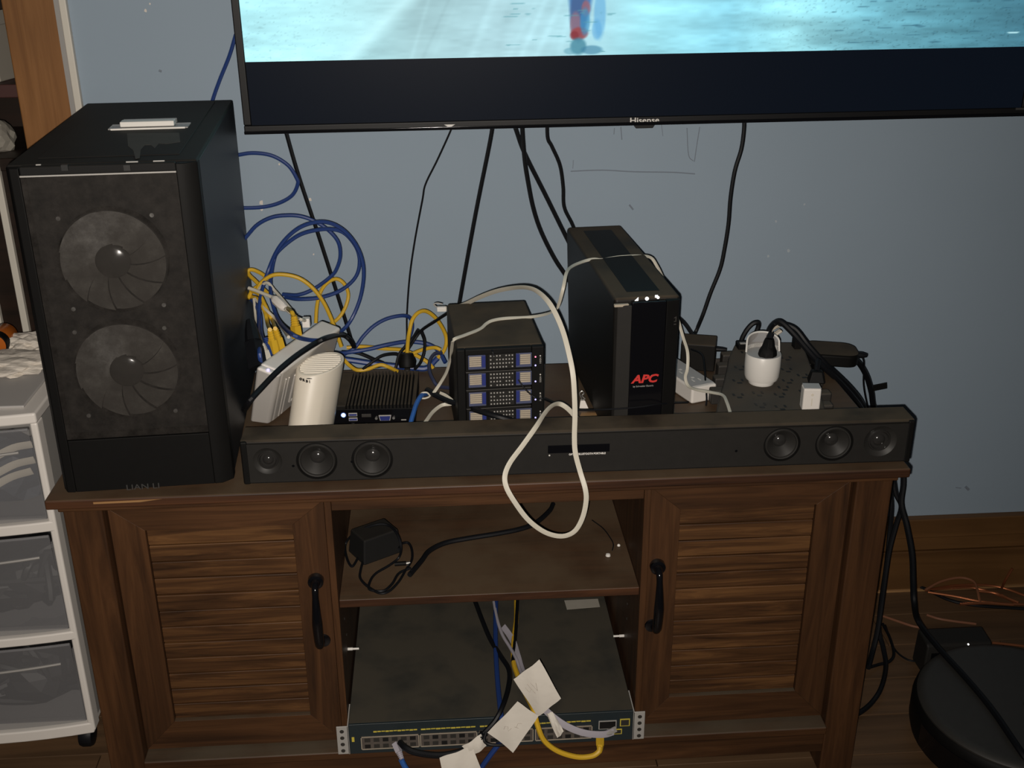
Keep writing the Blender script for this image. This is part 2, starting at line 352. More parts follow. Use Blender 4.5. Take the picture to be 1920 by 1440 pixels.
crumple('crumpled_paper', 'beige_box', 'crumpled pale paper on the lower bookcase shelf at the left edge', 'paper', (-.835, YW+.10, zs), .035, .04, .035, 5)
# ------------------------------------------------------------------ television
TY = .46
tl = P(458,247,TY); tc_ = P(1208,235,TY).x; tz0 = P(458,247,TY).z; TWH = tc_-tl.x
tv = thing('television', 'large black flat television on the wall showing a bright cyan street picture', 'television', (tc_, TY, tz0+TWH*.0055-.0035), rot=(0,-.0055,0))
THT = .745
MB().box(-TWH+.01, TWH-.01, .012, .055, .01, THT-.01).build('back_shell', 'black', tv, bev=.006)
zb = P(458,232,TY).z-tz0      # top of the chin
ib = .0125
MB().box(-TWH, TWH, 0, .02, 0, zb).build('chin', 'bezel', tv, bev=.002)
MB().box(-TWH, TWH, -.003, .012, -.001, .0045).build('bottom_lip', 'black_gloss', tv, bev=.001)
MB().box(-TWH, -TWH+ib, 0, .02, zb, THT).build('side_bezel', 'bezel', tv, bev=.002)
MB().box(TWH-ib, TWH, 0, .02, zb, THT).build('side_bezel', 'bezel', tv, bev=.002)
MB().box(-TWH, TWH, 0, .02, THT-ib, THT).build('top_bezel', 'bezel', tv, bev=.002)
text('Hisense', .0125, 'white_shine', tv, (0, -.0006, zb*.52), FRONT, sx=1.25, bold=.0002, name='maker_lettering')
MB().prism([(-.018,-.002,0),(.018,-.002,0),(.014,-.002,-.006),(-.014,-.002,-.006)], (0,.014,0)).build('sensor_box', 'bezel', tv)
c = local_y(tv, 843, 236); MB().prism([(c.x-.009,-.001,.0075),(c.x+.009,-.001,.0075),(c.x+.002,-.001,.0035),(c.x-.002,-.001,.0035)], (0,.002,0)).build('corner_glint_badge', 'steel', tv)
c = local_y(tv, 1912, 204); MB().box(c.x-.007, c.x+.012, -.0006, .001, c.z-.0018, c.z+.0018).build('badge', 'pewter_dark', tv)
# the picture: one flat glowing sheet, painted per vertex
zp0 = P(452,113,TY).z-tz0
def screen_mat():
    m = bpy.data.materials.new('screen_picture'); m.use_nodes = True; nt = m.node_tree; nt.nodes.clear(); N = nt.nodes.new; L = nt.links.new
    a = N('ShaderNodeVertexColor'); a.layer_name = 'picture'; e = N('ShaderNodeEmission'); e.inputs[1].default_value = 1.12; L(a.outputs[0], e.inputs[0])
    o = N('ShaderNodeOutputMaterial'); L(e.outputs[0], o.inputs[0]); MATS['screen'] = m
screen_mat()
mat('screen_black', (.002,.0025,.004), .4, emit=(.0025,.0042,.0078), es=1., spec=.06)
MB().box(-TWH+ib, TWH-ib, .004, .018, zb, zp0).build('letterbox_bar', 'screen_black', tv)
MB().box(-TWH+ib, TWH-ib, .004, .018, THT-ib-.10, THT-ib).build('letterbox_bar', 'screen_black', tv)
nx, nz = 640, 200
X = np.linspace(-TWH+ib, TWH-ib, nx+1); Zz = zp0+(THT-ib-.10-zp0)*np.linspace(0, 1, nz+1)**1.7
gx, gz = np.meshgrid(X, Zz); verts = [(x, .004, z) for x, z in zip(gx.ravel(), gz.ravel())]
faces = [(j*(nx+1)+i, j*(nx+1)+i+1, (j+1)*(nx+1)+i+1, (j+1)*(nx+1)+i) for j in range(nz) for i in range(nx)]
me = bpy.data.meshes.new('picture'); me.from_pydata(verts, [], faces); me.materials.append(MATS['screen'])
rng = np.random.default_rng(2)
def vnoise(fx, fz, seed):
    r = np.random.default_rng(seed); g = r.random((400, 400)); a = (gx-X[0])*fx; b_ = (gz-zp0)*fz
    i = np.floor(a).astype(int); j = np.floor(b_).astype(int); s = a-i; t = b_-j; s = s*s*(3-2*s); t = t*t*(3-2*t); f = lambda p, q: g[q % 400, p % 400]
    return (f(i,j)*(1-s)+f(i+1,j)*s)*(1-t)+(f(i,j+1)*(1-s)+f(i+1,j+1)*s)*t
U = (gx+TWH)/(2*TWH)            # 0..1 along the screen
Zh = gz-zp0
pal = np.array([[176,236,244],[186,242,248],[176,216,222],[170,208,216],[168,214,224],[158,222,234],[138,206,224],[156,220,230],[112,176,192],[82,138,154],[66,114,132]], float)
pos = np.array([0,.10,.22,.32,.43,.50,.60,.68,.78,.90,1.])
col = np.stack([np.interp(U, pos, pal[:,k]) for k in range(3)], -1)
n1 = vnoise(14, 70, 1)-.5; n2 = vnoise(60, 260, 2)-.5; n3 = vnoise(300, 700, 3)-.5
band = vnoise(5, 45, 4)-.5
amp = np.interp(U, [0,.12,.3,.45,.6,.75,1], [.10,.05,.07,.05,.12,.12,.14])
col *= (1+amp*(1.3*n1+.8*n2))[..., None]
col *= (1+.18*band*np.interp(U,[0,.45,.5,.75,.8,1],[.2,.15,1.,1.,.4,.3]))[..., None]
spk = np.clip(n3*2-.55, 0, 1)*np.interp(U,[0,.1,.2,.6,.72,1],[.35,.2,0,.05,.5,.5]); col *= (1-1.0*spk)[..., None]
# slanting light streak on the wet road and a dark blotch above it
def L2(u, v): q = P(u, v, TY+.004); return q.x-tc_, q.z-tz0
sa = L2(655,105); sb = L2(760,0); dd = (sb[0]-sa[0])/(sb[1]-sa[1])
ds = (gx-(sa[0]+(gz-sa[1])*dd)); st = np.exp(-(ds/.016)**2)*np.interp(Zh,[0,.1,.2],[.7,.7,.3]); col = col*(1-st[...,None]*.6)+np.array([205,250,255])*st[...,None]*.6
ds2 = ds-.03; sh = np.exp(-(ds2/.10)**2)*np.clip(ds/.03,0,1)*.10; col *= (1-sh)[..., None]
for k in range(14):
    a = L2(790+k*23+rng.uniform(-8,8), 60); dk = ((gx-a[0])-(gz-a[1])*rng.uniform(.25,.6)); col *= (1+rng.uniform(-.05,.06)*np.exp(-(dk/rng.uniform(.003,.009))**2))[..., None]
def blob(u, v, ru, rv, c, op, rot=0.):
    global col
    x, z = L2(u, v); k = .00086; a = (gx-x)/(ru*k); b_ = (gz-z)/(rv*k); cr, sr = math.cos(rot), math.sin(rot); a2, b2 = a*cr+b_*sr, -a*sr+b_*cr
    d = np.sqrt(a2*a2+b2*b2); m_ = np.clip((1.18-d)/.36, 0, 1)*op; col = col*(1-m_[...,None])+np.array(c, float)*m_[...,None]
# walker's lower legs, blurred
blob(1126, 25, 11, 44, (96,165,212), .6, .08); blob(1120, 55, 9, 18, (96,165,212), .6)
blob(1090, -20, 22, 60, (62,112,170), .9); blob(1086, 25, 16, 46, (72,98,140), .9)
blob(1080, 45, 10, 22, (140,110,125), .8); blob(1100, 15, 8, 14, (150,100,110), .8, -.3)
blob(1087, 62, 16, 11, (150,72,74), .85); blob(1078, 66, 8, 8, (128,56,62), .8); blob(1098, 40, 9, 24, (66,140,185), .7)
blob(1085, 86, 15, 15, (70,130,150), .8); blob(1110, 93, 20, 8, (62,120,150), .6); blob(1070, 95, 12, 6, (90,150,170), .5)
for k in range(26):
    blob(rng.uniform(950,1150), rng.uniform(0,100), rng.uniform(4,14), rng.uniform(.7,1.3), (90,150,160), .5)
    blob(rng.uniform(1560,1900), rng.uniform(0,85), rng.uniform(5,16), rng.uniform(.7,1.5), (50,92,112), .5)
blob(1900, 65, 12, 1.5, (190,235,240), .8)
cl8 = np.clip(col, 0, 255)/255.; lc = np.where(cl8 <= .04045, cl8/12.92, ((cl8+.055)/1.055)**2.4)
ca = me.color_attributes.new('picture', 'FLOAT_COLOR', 'POINT'); buf = np.ones((lc.shape[0]*lc.shape[1], 4), np.float32); buf[:, :3] = lc.reshape(-1, 3); ca.data.foreach_set('color', buf.ravel())
o = bpy.data.objects.new('picture', me); COL.objects.link(o); o.parent = tv; o['label'] = 'bright cyan picture of a wet street with walking legs'
# ------------------------------------------------------------------ media cabinet
cab = thing('media_cabinet', 'brown wooden media cabinet with two slatted doors and an open middle', 'cabinet', (0,0,0))
HW = .612
MB().box(-HW, HW, 0, .4414, H-.015, H).build('table_top', 'wood_top', cab, bev=.003)
MB().box(-HW+.012, HW-.012, .011, .43, H-.025, H-.015).build('top_moulding', 'wood_x', cab, bev=.002)
c0, c1 = Z(172,940,H), Z(303,932,H)
MB().prism([(c0.x,-.0006,H-.004),(c1.x,-.0006,H-.003),(c1.x-.03,-.0006,H-.0065),(c0.x,-.0006,H-.007)], (0,.001,0)).build('chipped_edge', 'wood_raw', cab)
ZT = H-.025
for s in (-1, 1):
    a, b_ = sorted((s*.5425, s*.597)); MB().box(a, b_, .020, .075, 0, ZT).build('post', 'wood_z', cab, bev=.003)
    a, b_ = sorted((s*.580, s*.594)); MB().box(a, b_, .075, .43, .03, ZT).build('side_panel', 'wood_z', cab)
    a, b_ = sorted((s*.5725, s*.597)); MB().box(a, b_, .39, .43, 0, .03).build('rear_foot', 'wood_z', cab)
MB().box(-.2345, -.2245, .030, .42, .105, ZT).build('divider', 'wood_z', cab, bev=.001)
MB().box(.2305, .2405, .030, .42, .105, ZT).build('divider', 'wood_z', cab, bev=.001)
MB().box(-.2245, .2305, .034, .052, .5255, ZT).build('top_rail', 'wood_x', cab, bev=.001)
MB().box(-.5425, .5425, .010, .42, .090, .105).build('bottom_deck', 'wood_x', cab, bev=.003)
MB().box(-.5425, .5425, .020, .036, .048, .090).build('kick_rail', 'wood_x', cab, bev=.001)
MB().box(-.58, .58, .42, .426, .05, ZT).build('back_panel', 'wood_dark', cab)
MB().box(-.2242, .2302, .035, .405, .3575, .3715).build('shelf', 'wood_top', cab, bev=.0015)
for x, u, v in ((-.2245,652,1217),(.2305,1170,1192)):      # loose metal shelf pins in the peg holes
    q = PL(u, v, (x,0,0), (1,0,0)); s = 1 if x < 0 else -1
    MB().lathe([(.0012,0),(.0025,.0001),(.0025,s*.008),(.0018,s*.0082),(.0018,s*.018)], (x, q.y, q.z), 'x', 10).build('shelf_pin', 'white_shine', cab, smooth=True)
for x, pts in ((-.2245,((646,1160),(650,1190))), (.2305,((1176,1132),(1175,1160)))):
    for u, v in pts:
        q = PL(u, v, (x,0,0), (1,0,0)); s = 1 if x < 0 else -1
        MB().lathe([(.0026,0),(.0026,s*.0004)], (x, q.y, q.z), 'x', 10).build('peg_hole', 'charcoal', cab)
def door(x0, x1, px0, px1, hx):
    z0, z1, pz0, pz1, y0, y1 = .1085, .5425, .1605, .5035, .036, .054
    d = MB().box(x0+.006, x1-.006, y1-.004, y1, z0+.004, z1-.004).build('door', 'wood_z', cab)
    for nm, q in (('stile', [(x0,z0),(px0,pz0),(px0,pz1),(x0,z1)]), ('stile', [(px1,pz0),(x1,z0),(x1,z1),(px1,pz1)])):
        MB().prism([(a,y0,b_) for a, b_ in q], (0,y1-y0-.004,0)).build(nm, 'wood_z', d, bev=.0004, seg=1)
    for q in ([(x0,z0),(x1,z0),(px1,pz0),(px0,pz0)], [(px0,pz1),(px1,pz1),(x1,z1),(x0,z1)]):
        MB().prism([(a,y0,b_) for a, b_ in q], (0,y1-y0-.004,0)).build('rail', 'wood_x', d, bev=.0004, seg=1)
    n = 12; h = (pz1-pz0)/n
    for i in range(n):
        zz = pz0+i*h; MB().box(px0, px1, y0+.0055+random.uniform(-.0006,.0006), y1-.004, zz+.0007, zz+h-.0007).build('slat', 'wood_slat', d, bev=.0015, seg=1)
    # forged black pull
    zt, zl = .4105, .3015
    pts = [(hx,y0+.001,zt),(hx,y0-.012,zt),(hx,y0-.022,zt-.004),(hx,y0-.027,zt-.018),(hx,y0-.031,zt-.045),(hx,y0-.031,zl+.04),(hx,y0-.026,zl+.014),(hx,y0-.018,zl+.002),(hx,y0-.004,zl-.002),(hx,y0+.001,zl-.002)]
    p = smooth_path(pts, 5); rr = np.interp(np.linspace(0,1,len(p)), [0,.1,.2,.32,.5,.68,.8,.92,1], [.0085,.0075,.0052,.0048,.0078,.0075,.0052,.006,.009]).tolist()
    hd = MB().tube(p, rr, 12).build('handle', 'black_gloss', d, smooth=True); hd['label'] = 'curved black iron pull'
    MB().lathe([(.008,-.0125),(.0115,-.011),(.012,-.003),(.0105,0)], (hx, y0, zt), 'y', 18).build('handle_rosette', 'black_gloss', d, smooth=True)
    MB().lathe([(.006,-.004),(.0105,-.003),(.011,0)], (hx+(.003 if hx < 0 else -.003), y0, zl-.001), 'y', 18).build('handle_foot', 'black_gloss', d, smooth=True)
door(-.5405, -.2355, -.4925, -.2825, -.2552); door(.2415, .5405, .2865, .4915, .2552)
# ------------------------------------------------------------------ plastic drawer cart
CF, CR, CW, CT = .155, -.661, .37, .645
cart = thing('drawer_cart', 'white plastic rolling drawer cart with three frosted drawers beside the brown cabinet', 'drawer cart', (CR-CW/2, CF, 0))
hw = CW/2; dp = .305
def bow(z0, z1, x0, x1, y0, depth, bulge, n=10):
    """slab whose front edge bows outward"""
    pl = [(x0+(x1-x0)*i/n, y0-bulge*(1-(2*i/n-1)**2)**1., z0) for i in range(n+1)]; return MB().prism(pl+[(x1,y0+depth,z0),(x0,y0+depth,z0)], (0,0,z1-z0))
top = bow(CT-.022, CT-.004, -hw, hw, 0, dp, .018).build('top', 'white_plastic', cart, bev=.004)
MB().box(-hw+.022, hw-.022, .02, dp-.012, CT-.0045, CT).build('top_tray', 'tray_grey', top, bev=.002)
zr = [(.047,.0685), (.237,.2535), (.4395,.4575)]
for a, b_ in zr: bow(a, b_, -hw+.002, hw-.002, 0, .022, .018).build('cross_bar', 'white_plastic', cart, bev=.003)
for s in (-1, 1):
    a, b_ = sorted((s*hw, s*(hw-.012))); MB().box(a, b_, 0, .028, .05, CT-.02).build('front_post', 'white_plastic', cart, bev=.004)
    a, b_ = sorted((s*hw, s*(hw-.010))); MB().box(a, b_, dp-.03, dp, .05, CT-.02).build('rear_post', 'white_plastic', cart, bev=.003)
    a, b_ = sorted((s*(hw-.004), s*(hw-.007))); MB().box(a, b_, .02, dp-.02, .06, CT-.02).build('side_sheet', 'grey_plastic', cart)
MB().box(-hw+.01, hw-.01, dp-.008, dp-.003, .06, CT-.02).build('back_sheet', 'grey_plastic', cart)
MB().box(-hw+.005, hw-.005, .015, dp-.005, .050, .060).build('floor_panel', 'white_plastic', cart)
for z0, z1 in ((.0705,.2355), (.2555,.4375), (.4595,.6205)):
    x0, x1 = -hw+.0135, hw-.0135; n = 10
    d = MB()
    fr = lambda z, off: [(x0+(x1-x0)*i/n, off-.014*(1-(2*i/n-1)**2), z) for i in range(n+1)]
    lo_, hi_ = fr(z0, .004), fr(z1-.004, -.001)
    d.add(lo_+hi_, [(i, i+1, n+2+i, n+1+i) for i in range(n)])
    dr = d.build('drawer', 'frosted', cart, smooth=True)
    MB().box(x0, x0+.002, .006, .27, z0, z1-.02).build('drawer_side', 'frosted', dr); MB().box(x1-.002, x1, .006, .27, z0, z1-.02).build('drawer_side', 'frosted', dr)
    MB().box(x0, x1, .006, .27, z0, z0+.002).build('drawer_floor', 'frosted', dr)
    lip = MB().tube([(a, b_-.002, c_+.0) for a, b_, c_ in fr(z1-.004, -.002)], .0026, 8).build('drawer_lip', 'frosted', dr, smooth=True)
    pl = [(x0+.02+(x1-x0-.04)*i/n, -.003-.014*(1-(2*i/n-1)**2), z1-.042-.006*(1-abs(2*i/n-1))) for i in range(n+1)]
    MB().tube(pl, .0022, 6).build('pull_ridge', 'grey_plastic', dr, smooth=True)
for sx in (-1, 1):
    for y in (.03, dp-.03):
        w_ = thing_ = MB().lathe([(.010,-.012),(.019,-.0105),(.021,-.006),(.021,.006),(.019,.0105),(.010,.012)], (sx*(hw-.026), y, .021), 'x', 20).build('caster', 'black_rubber', cart, smooth=True)
        MB().lathe([(.006,.0),(.006,.016)], (sx*(hw-.026), y, .038), 'z', 10).build('caster_stem', 'black', w_)
kx = CR-.06
def bundle(nm, label, m, loc, n, r, sx, sy, sz, seed, cat):
    R_ = random.Random(seed); pts = [Vector((R_.uniform(-sx,sx), R_.uniform(-sy,sy), R_.uniform(r, sz))) for _ in range(n)]
    o = MB().tube(smooth_path(pts, 6), r, 6).build(nm, m, None, smooth=True, loc=loc); return tag(o, label, cat)
crumple('plastic_bag', 'bag_blue', 'dark blue-grey plastic bag inside the top frosted drawer', 'bag', (CR-.115, CF+.115, .4618), .082, .07, .055, 11)
for i, (u, v, du, dv) in enumerate(((20,845,40,-12),(20,878,45,-16),(10,905,50,-22))):
    a = P(u-30, v+12, CF+.022); b_ = P(u+du, v+dv, CF+.022)
    tag(MB().tube(smooth_path([a, (a+b_)/2+Vector((0,.004,.003)), b_], 4), .003, 8, flat=(.006,.0008), up=(0,1,0)).build('packing_strap', 'warm_white', None, smooth=True), 'pale plastic strap in the top frosted drawer, %s of three' % ('topmost','middle','lowest')[i], 'strap')
bundle('cable_bundle', 'tangled dark cables inside the middle frosted drawer', 'dark_stuff', (CR-.11, CF+.11, .2585), 60, .006, .075, .075, .10, 3, 'cables')
bundle('cable_bundle', 'tangled dark cables inside the bottom frosted drawer', 'dark_stuff', (CR-.11, CF+.11, .0735), 60, .006, .078, .075, .10, 4, 'cables')
crumple('dark_bundle', 'dark_stuff', 'dark cloth bundle inside the middle frosted drawer', 'bundle', (CR-.13, CF+.13, .2585), .105, .085, .062, 31)
crumple('dark_bundle', 'dark_stuff', 'dark cloth bundle inside the bottom frosted drawer', 'bundle', (CR-.13, CF+.13, .0735), .108, .085, .058, 32)
# on the cart
q = Z(45, 700, CT)
crumple('crumpled_tissue', 'tissue', 'crumpled cream tissue at the front of the drawer cart top', 'tissue', Z(20,690,CT), .062, .045, .014, 21, 4, .5)
crumple('crumpled_tissue', 'tissue', 'crumpled grey-white tissue further back on the drawer cart by the tower', 'tissue', Z(46,655,CT), .036, .028, .017, 22, 4, .5)
jp = Z(-4, 668, CT)
jar = thing('pill_jar', 'orange jar with dark rim lying on the drawer cart at the left edge', 'jar', jp)
MB().lathe([(.0,0),(.018,.001),(.0195,.004),(.0195,.05),(.016,.055)], (0,.0,.0205), 'y', 24).build('jar_body', 'amber', jar, smooth=True)
MB().ring([(.0175,.002),(.0180,-.004),(.0205,-.004),(.0205,.012),(.0195,.012)], (0,0,.0205), 24).build('jar_rim', 'black', jar, smooth=True)
# ------------------------------------------------------------------ robot vacuum and dock
rc = (.894, .064)
rv = thing('robot_vacuum', 'round black robot vacuum on the floor right of the cabinet', 'robot vacuum', (rc[0], rc[1], 0))
MB().lathe([(.150,.008),(.168,.014),(.172,.03),(.172,.066),(.169,.078),(.166,.081)], n=72).build('body', 'black', rv, smooth=True)
MB().lathe([(.1655,.0805),(.1655,.084),(.160,.0895),(.150,.091)], n=72)  .build('top_plate', 'charcoal', rv, smooth=True)
n = 40; pl = []
for i in range(n+1):
    a = math.pi*(1.02+.96*i/n); pl.append((.1735*math.cos(a), .1735*math.sin(a)))
bmp = MB(); bmp.add([(x, y, .022) for x, y in pl]+[(x, y, .066) for x, y in pl]+[(x*.975, y*.975, .066) for x, y in pl]+[(x*.975, y*.975, .022) for x, y in pl],
    [(i, i+1, n+2+i, n+1+i) for i in range(n)]+[(n+1+i, n+2+i, 2*n+3+i, 2*n+2+i) for i in range(n)]+[(2*n+2+i, 2*n+3+i, 3*n+4+i, 3*n+3+i) for i in range(n)]+[(3*n+3+i, 3*n+4+i, i+1, i) for i in range(n)])
bmp.build('bumper', 'black_gloss', rv, smooth=True)
MB().lathe([(.020,.0905),(.0195,.0925),(.012,.093)], (.02,-.01,0), n=28).build('button', 'charcoal', rv, smooth=True)
for s in (-1, 1): MB().lathe([(.010,-.010),(.032,-.009),(.032,.009),(.010,.010)], (s*.11,.0,.032), 'x', 20).build('wheel', 'black_rubber', rv, smooth=True)
dk = thing('charging_dock', 'low black charging dock standing behind the round robot vacuum', 'dock', ((Z(1737,1205,.07).x+Z(1864,1205,.07).x)/2, Z(1800,1206,.07).y+.012, 0))
pl = [(-.066,-.012,0),(-.066,-.012,.095),(-.06,.0,.104),(-.058,.05,.104),(-.058,.055,0)]
dw = (Z(1864,1205,.07).x-Z(1737,1205,.07).x)/2
MB().prism([(-dw,-.012,0),(-dw,-.012,.062),(-dw,-.008,.068),(-dw,.035,.072),(-dw,.04,0)], (2*dw,0,0)).build('housing', 'charcoal_soft', dk, bev=.004)
MB().box(-dw+.01, dw-.01, -.0135, -.011, .012, .05).build('contact_plate', 'black_gloss', dk)
q = local_y(dk, 1817, 1187, -.006); MB().lathe([(.0016,-.0012),(.0016,.001)], (q.x, -.0105, .0655), 'y', 10).build('led', 'led_white', dk)
# ------------------------------------------------------------------ computer tower
TW, TD, THh = .2297, .4697, .461
tw = thing('computer_tower', 'tall black mesh-front computer tower with two fans on the cabinet', 'computer', (-.4699, .0087, H), .06)
ft = .010
hwT = TW/2
MB().box(-hwT+.001, hwT-.006, .028, TD, ft, THh-.004).build('chassis', 'black', tw, bev=.004)
MB().box(hwT-.0055, hwT, .030, TD-.002, ft+.006, THh-.004).build('side_panel', 'black_case_side', tw, bev=.001)
MB().box(-hwT, hwT, .012, TD, THh-.006, THh).build('top_panel', 'black_case', tw, bev=.003)
MB().box(-hwT+.030, hwT-.026, .045, TD-.02, THh-.0002, THh+.0012).build('top_filter', 'black_case', tw, bev=.001)
# front shell: frame round the mesh opening, chamfered side cheeks, lower plate
zo0 = local_y(tw, 200, 822).z; zo1 = local_y(tw, 200, 326).z
xo0 = local_y(tw, 36, 330).x; xo1 = local_y(tw, 331, 330).x
for nm, a, b_ in (('front_cheek', -hwT, xo0), ('front_cheek', xo1, hwT)):
    if a < -.1: pl = [(a,.03,ft),(a,.012,ft),(a+.006,.001,ft),(b_,.0,ft),(b_,.03,ft)]
    else: pl = [(a,.03,ft),(a,.0,ft),(b_-.014,.001,ft),(b_,.012,ft),(b_,.03,ft)]
    MB().prism(pl, (0,0,THh-ft-.002)).build(nm, 'black', tw, bev=.0015)
MB().box(xo0, xo1, .001, .03, ft, zo0-.0015).build('lower_plate', 'black', tw, bev=.001)
MB().box(xo0, xo1, .002, .03, zo1, THh-.001).build('upper_rail', 'black_case', tw, bev=.002)
MB().box(xo0, xo1, .0005, .004, zo1-.0012, zo1+.0006).build('mesh_edge', 'pewter', tw)
for u in (121, 238): q = local_y(tw, u, 314); MB().box(q.x-.004, q.x+.004, -.0006, .006, q.z-.004, q.z+.003).build('clip_slot', 'socket', tw)
for u0, u1 in ((233,255),(283,304),(69,78)):
    a = local_z(tw, u0, 307, THh); b_ = local_z(tw, u1, 307, THh); MB().box(a.x, b_.x, .0105, .0125, THh-.0012, THh+.0003).build('edge_wear', 'pewter', tw)
MB().box(xo0-.002, xo1+.002, .030, .032, zo0-.01, zo1+.004).build('fan_wall', 'black', tw)
MB().add([(xo0,.0025,zo0),(xo1,.0025,zo0),(xo1,.0025,zo1),(xo0,.0025,zo1)], [(0,1,2,3)]).build('mesh_panel', 'mesh_sheet', tw)
for i, (u, v) in enumerate(((212,490),(238,695))):
    q = local_y(tw, u, v, .014); cx, cz = q.x, q.z; R = .0675
    fan = MB().ring([(R,.028),(R,.0085),(R+.0015,.0085),(R+.0015,.028)], (cx,0,cz), 48)
    fo = fan.build('fan', 'black', tw, smooth=True)
    for k in range(11):
        a0 = 2*math.pi*k/11; vs = []; m_ = 5; w_ = 4
        for j in range(m_+1):
            r = .020+(R-.0015-.020)*j/m_; sw_ = .35*j/m_
            for c_ in range(w_+1):
                da = -.285+.57*c_/w_; yy = .0195-.0065*c_/w_; vs.append((cx+r*math.cos(a0+sw_+da), yy, cz+r*math.sin(a0+sw_+da)))
        MB().add(vs, [(j*(w_+1)+c_, j*(w_+1)+c_+1, (j+1)*(w_+1)+c_+1, (j+1)*(w_+1)+c_) for j in range(m_) for c_ in range(w_)]).build('fan_blade', 'fan_grey', fo, smooth=True)
    MB().lathe([(.0,.0085),(.018,.009),(.022,.012),(.022,.028)], (cx,0,cz), 'y', 28).build('fan_hub', 'fan_hub', fo, smooth=True)
    for a in range(4):
        sx, sz = (1 if a % 2 else -1), (1 if a > 1 else -1)
        MB().lathe([(.0028,.0075),(.0028,.01)], (cx+sx*.057,0,cz+sz*.060), 'y', 12).build('fan_screw', 'steel', fo)
q = local_y(tw, 268, 913); text('LIAN LI', .0115, 'pewter_dark', tw, (q.x, .0006, q.z), FRONT, sx=1.25, name='maker_lettering')
for sx in (-1, 1):
    for y in (.05, TD-.06): MB().lathe([(.016,0),(.017,.002),(.017,ft)], (sx*.09,y,0), 'z', 20).build('foot', 'black_rubber', tw, smooth=True)
# smear of adhesive dust on top + taped plastic clip
pts = [(238,250),(336,249),(338,266),(325,268),(310,270),(298,269),(290,278),(283,272),(272,272),(264,280),(262,296),(254,298),(250,282),(240,274)]
pl = [local_z(tw, u, v, THh+.0013) for u, v in pts]; MB().prism([(p.x,p.y,THh+.0012) for p in pl], (0,0,.0003)).build('dust_smear', 'dust_smear', tw)
cb = Z(282, 238, H+THh+.0013)
cp = thing('plastic_clip', 'white stick in a clear plastic sleeve on top of the tower', 'clip', cb, .06)
def lz(u, v): p = Z(u, v, H+THh+.0013); return cp.rotation_euler.to_matrix().inverted() @ (p-Vector(cb))
a, b_ = lz(206,241), lz(357,234)
MB().box(a.x, b_.x, -.018, .016, 0, .0022).build('clear_sleeve', 'clear_film', cp, bev=.0008)
MB().box(a.x+.004, b_.x-.004, -.019, -.0175, 0, .0022).build('sleeve_edge', 'white_shine', cp)
a, b_ = lz(232,236), lz(330,236)
MB().box(a.x, b_.x, -.012, .006, .0024, .0100).build('white_stick', 'white_shine', cp, bev=.0016)
MB().box(a.x, b_.x, .006, .020, .0024, .0085).build('clear_fold', 'clear_film', cp, bev=.0008)
# ------------------------------------------------------------------ sound bar
SW, SH, SD = .9586, .0686, .046
sb = thing('sound_bar', 'long dark sound bar with six bare drivers along the cabinet front', 'sound bar', (.1369, .0232, H), -.0057)
hs = SW/2
MB().prism([(-hs+.004,.016,.002),(-hs+.004,.016,SH-.006),(-hs+.004,.0165,SH-.004),(-hs+.004,SD,SH-.002),(-hs+.004,SD,.002)], (SW-.008,0,0)).build('body', 'black', sb)
MB().prism([(-hs,.0,SH-.006),(-hs,.0,SH-.003),(-hs,.003,SH),(-hs,SD,SH),(-hs,SD,SH-.004),(-hs,.004,SH-.006)], (SW,0,0)).build('top_shell', 'black_dusty', sb, bev=.001)
MB().box(-hs, hs, .0, .018, .002, .005).build('bottom_shell', 'black', sb)
for s in (-1, 1):
    a, b_ = sorted((s*hs, s*(hs-.009))); MB().box(a-.0005, b_+.0005, -.002, SD, .001, SH-.001).build('end_cap', 'black', sb, bev=.0025)
drv = [(502,864,21,1),(594,864,37,0),(698,861,37,0),(1466,833,35,0),(1564,831,34,0),(1650,827,25,1)]
pz0, pz1 = .004, SH-.005; fp = MB(); xc = -hs+.008
def panel(x0, x1): fp.box(x0, x1, -.0012, .001, pz0, pz1)
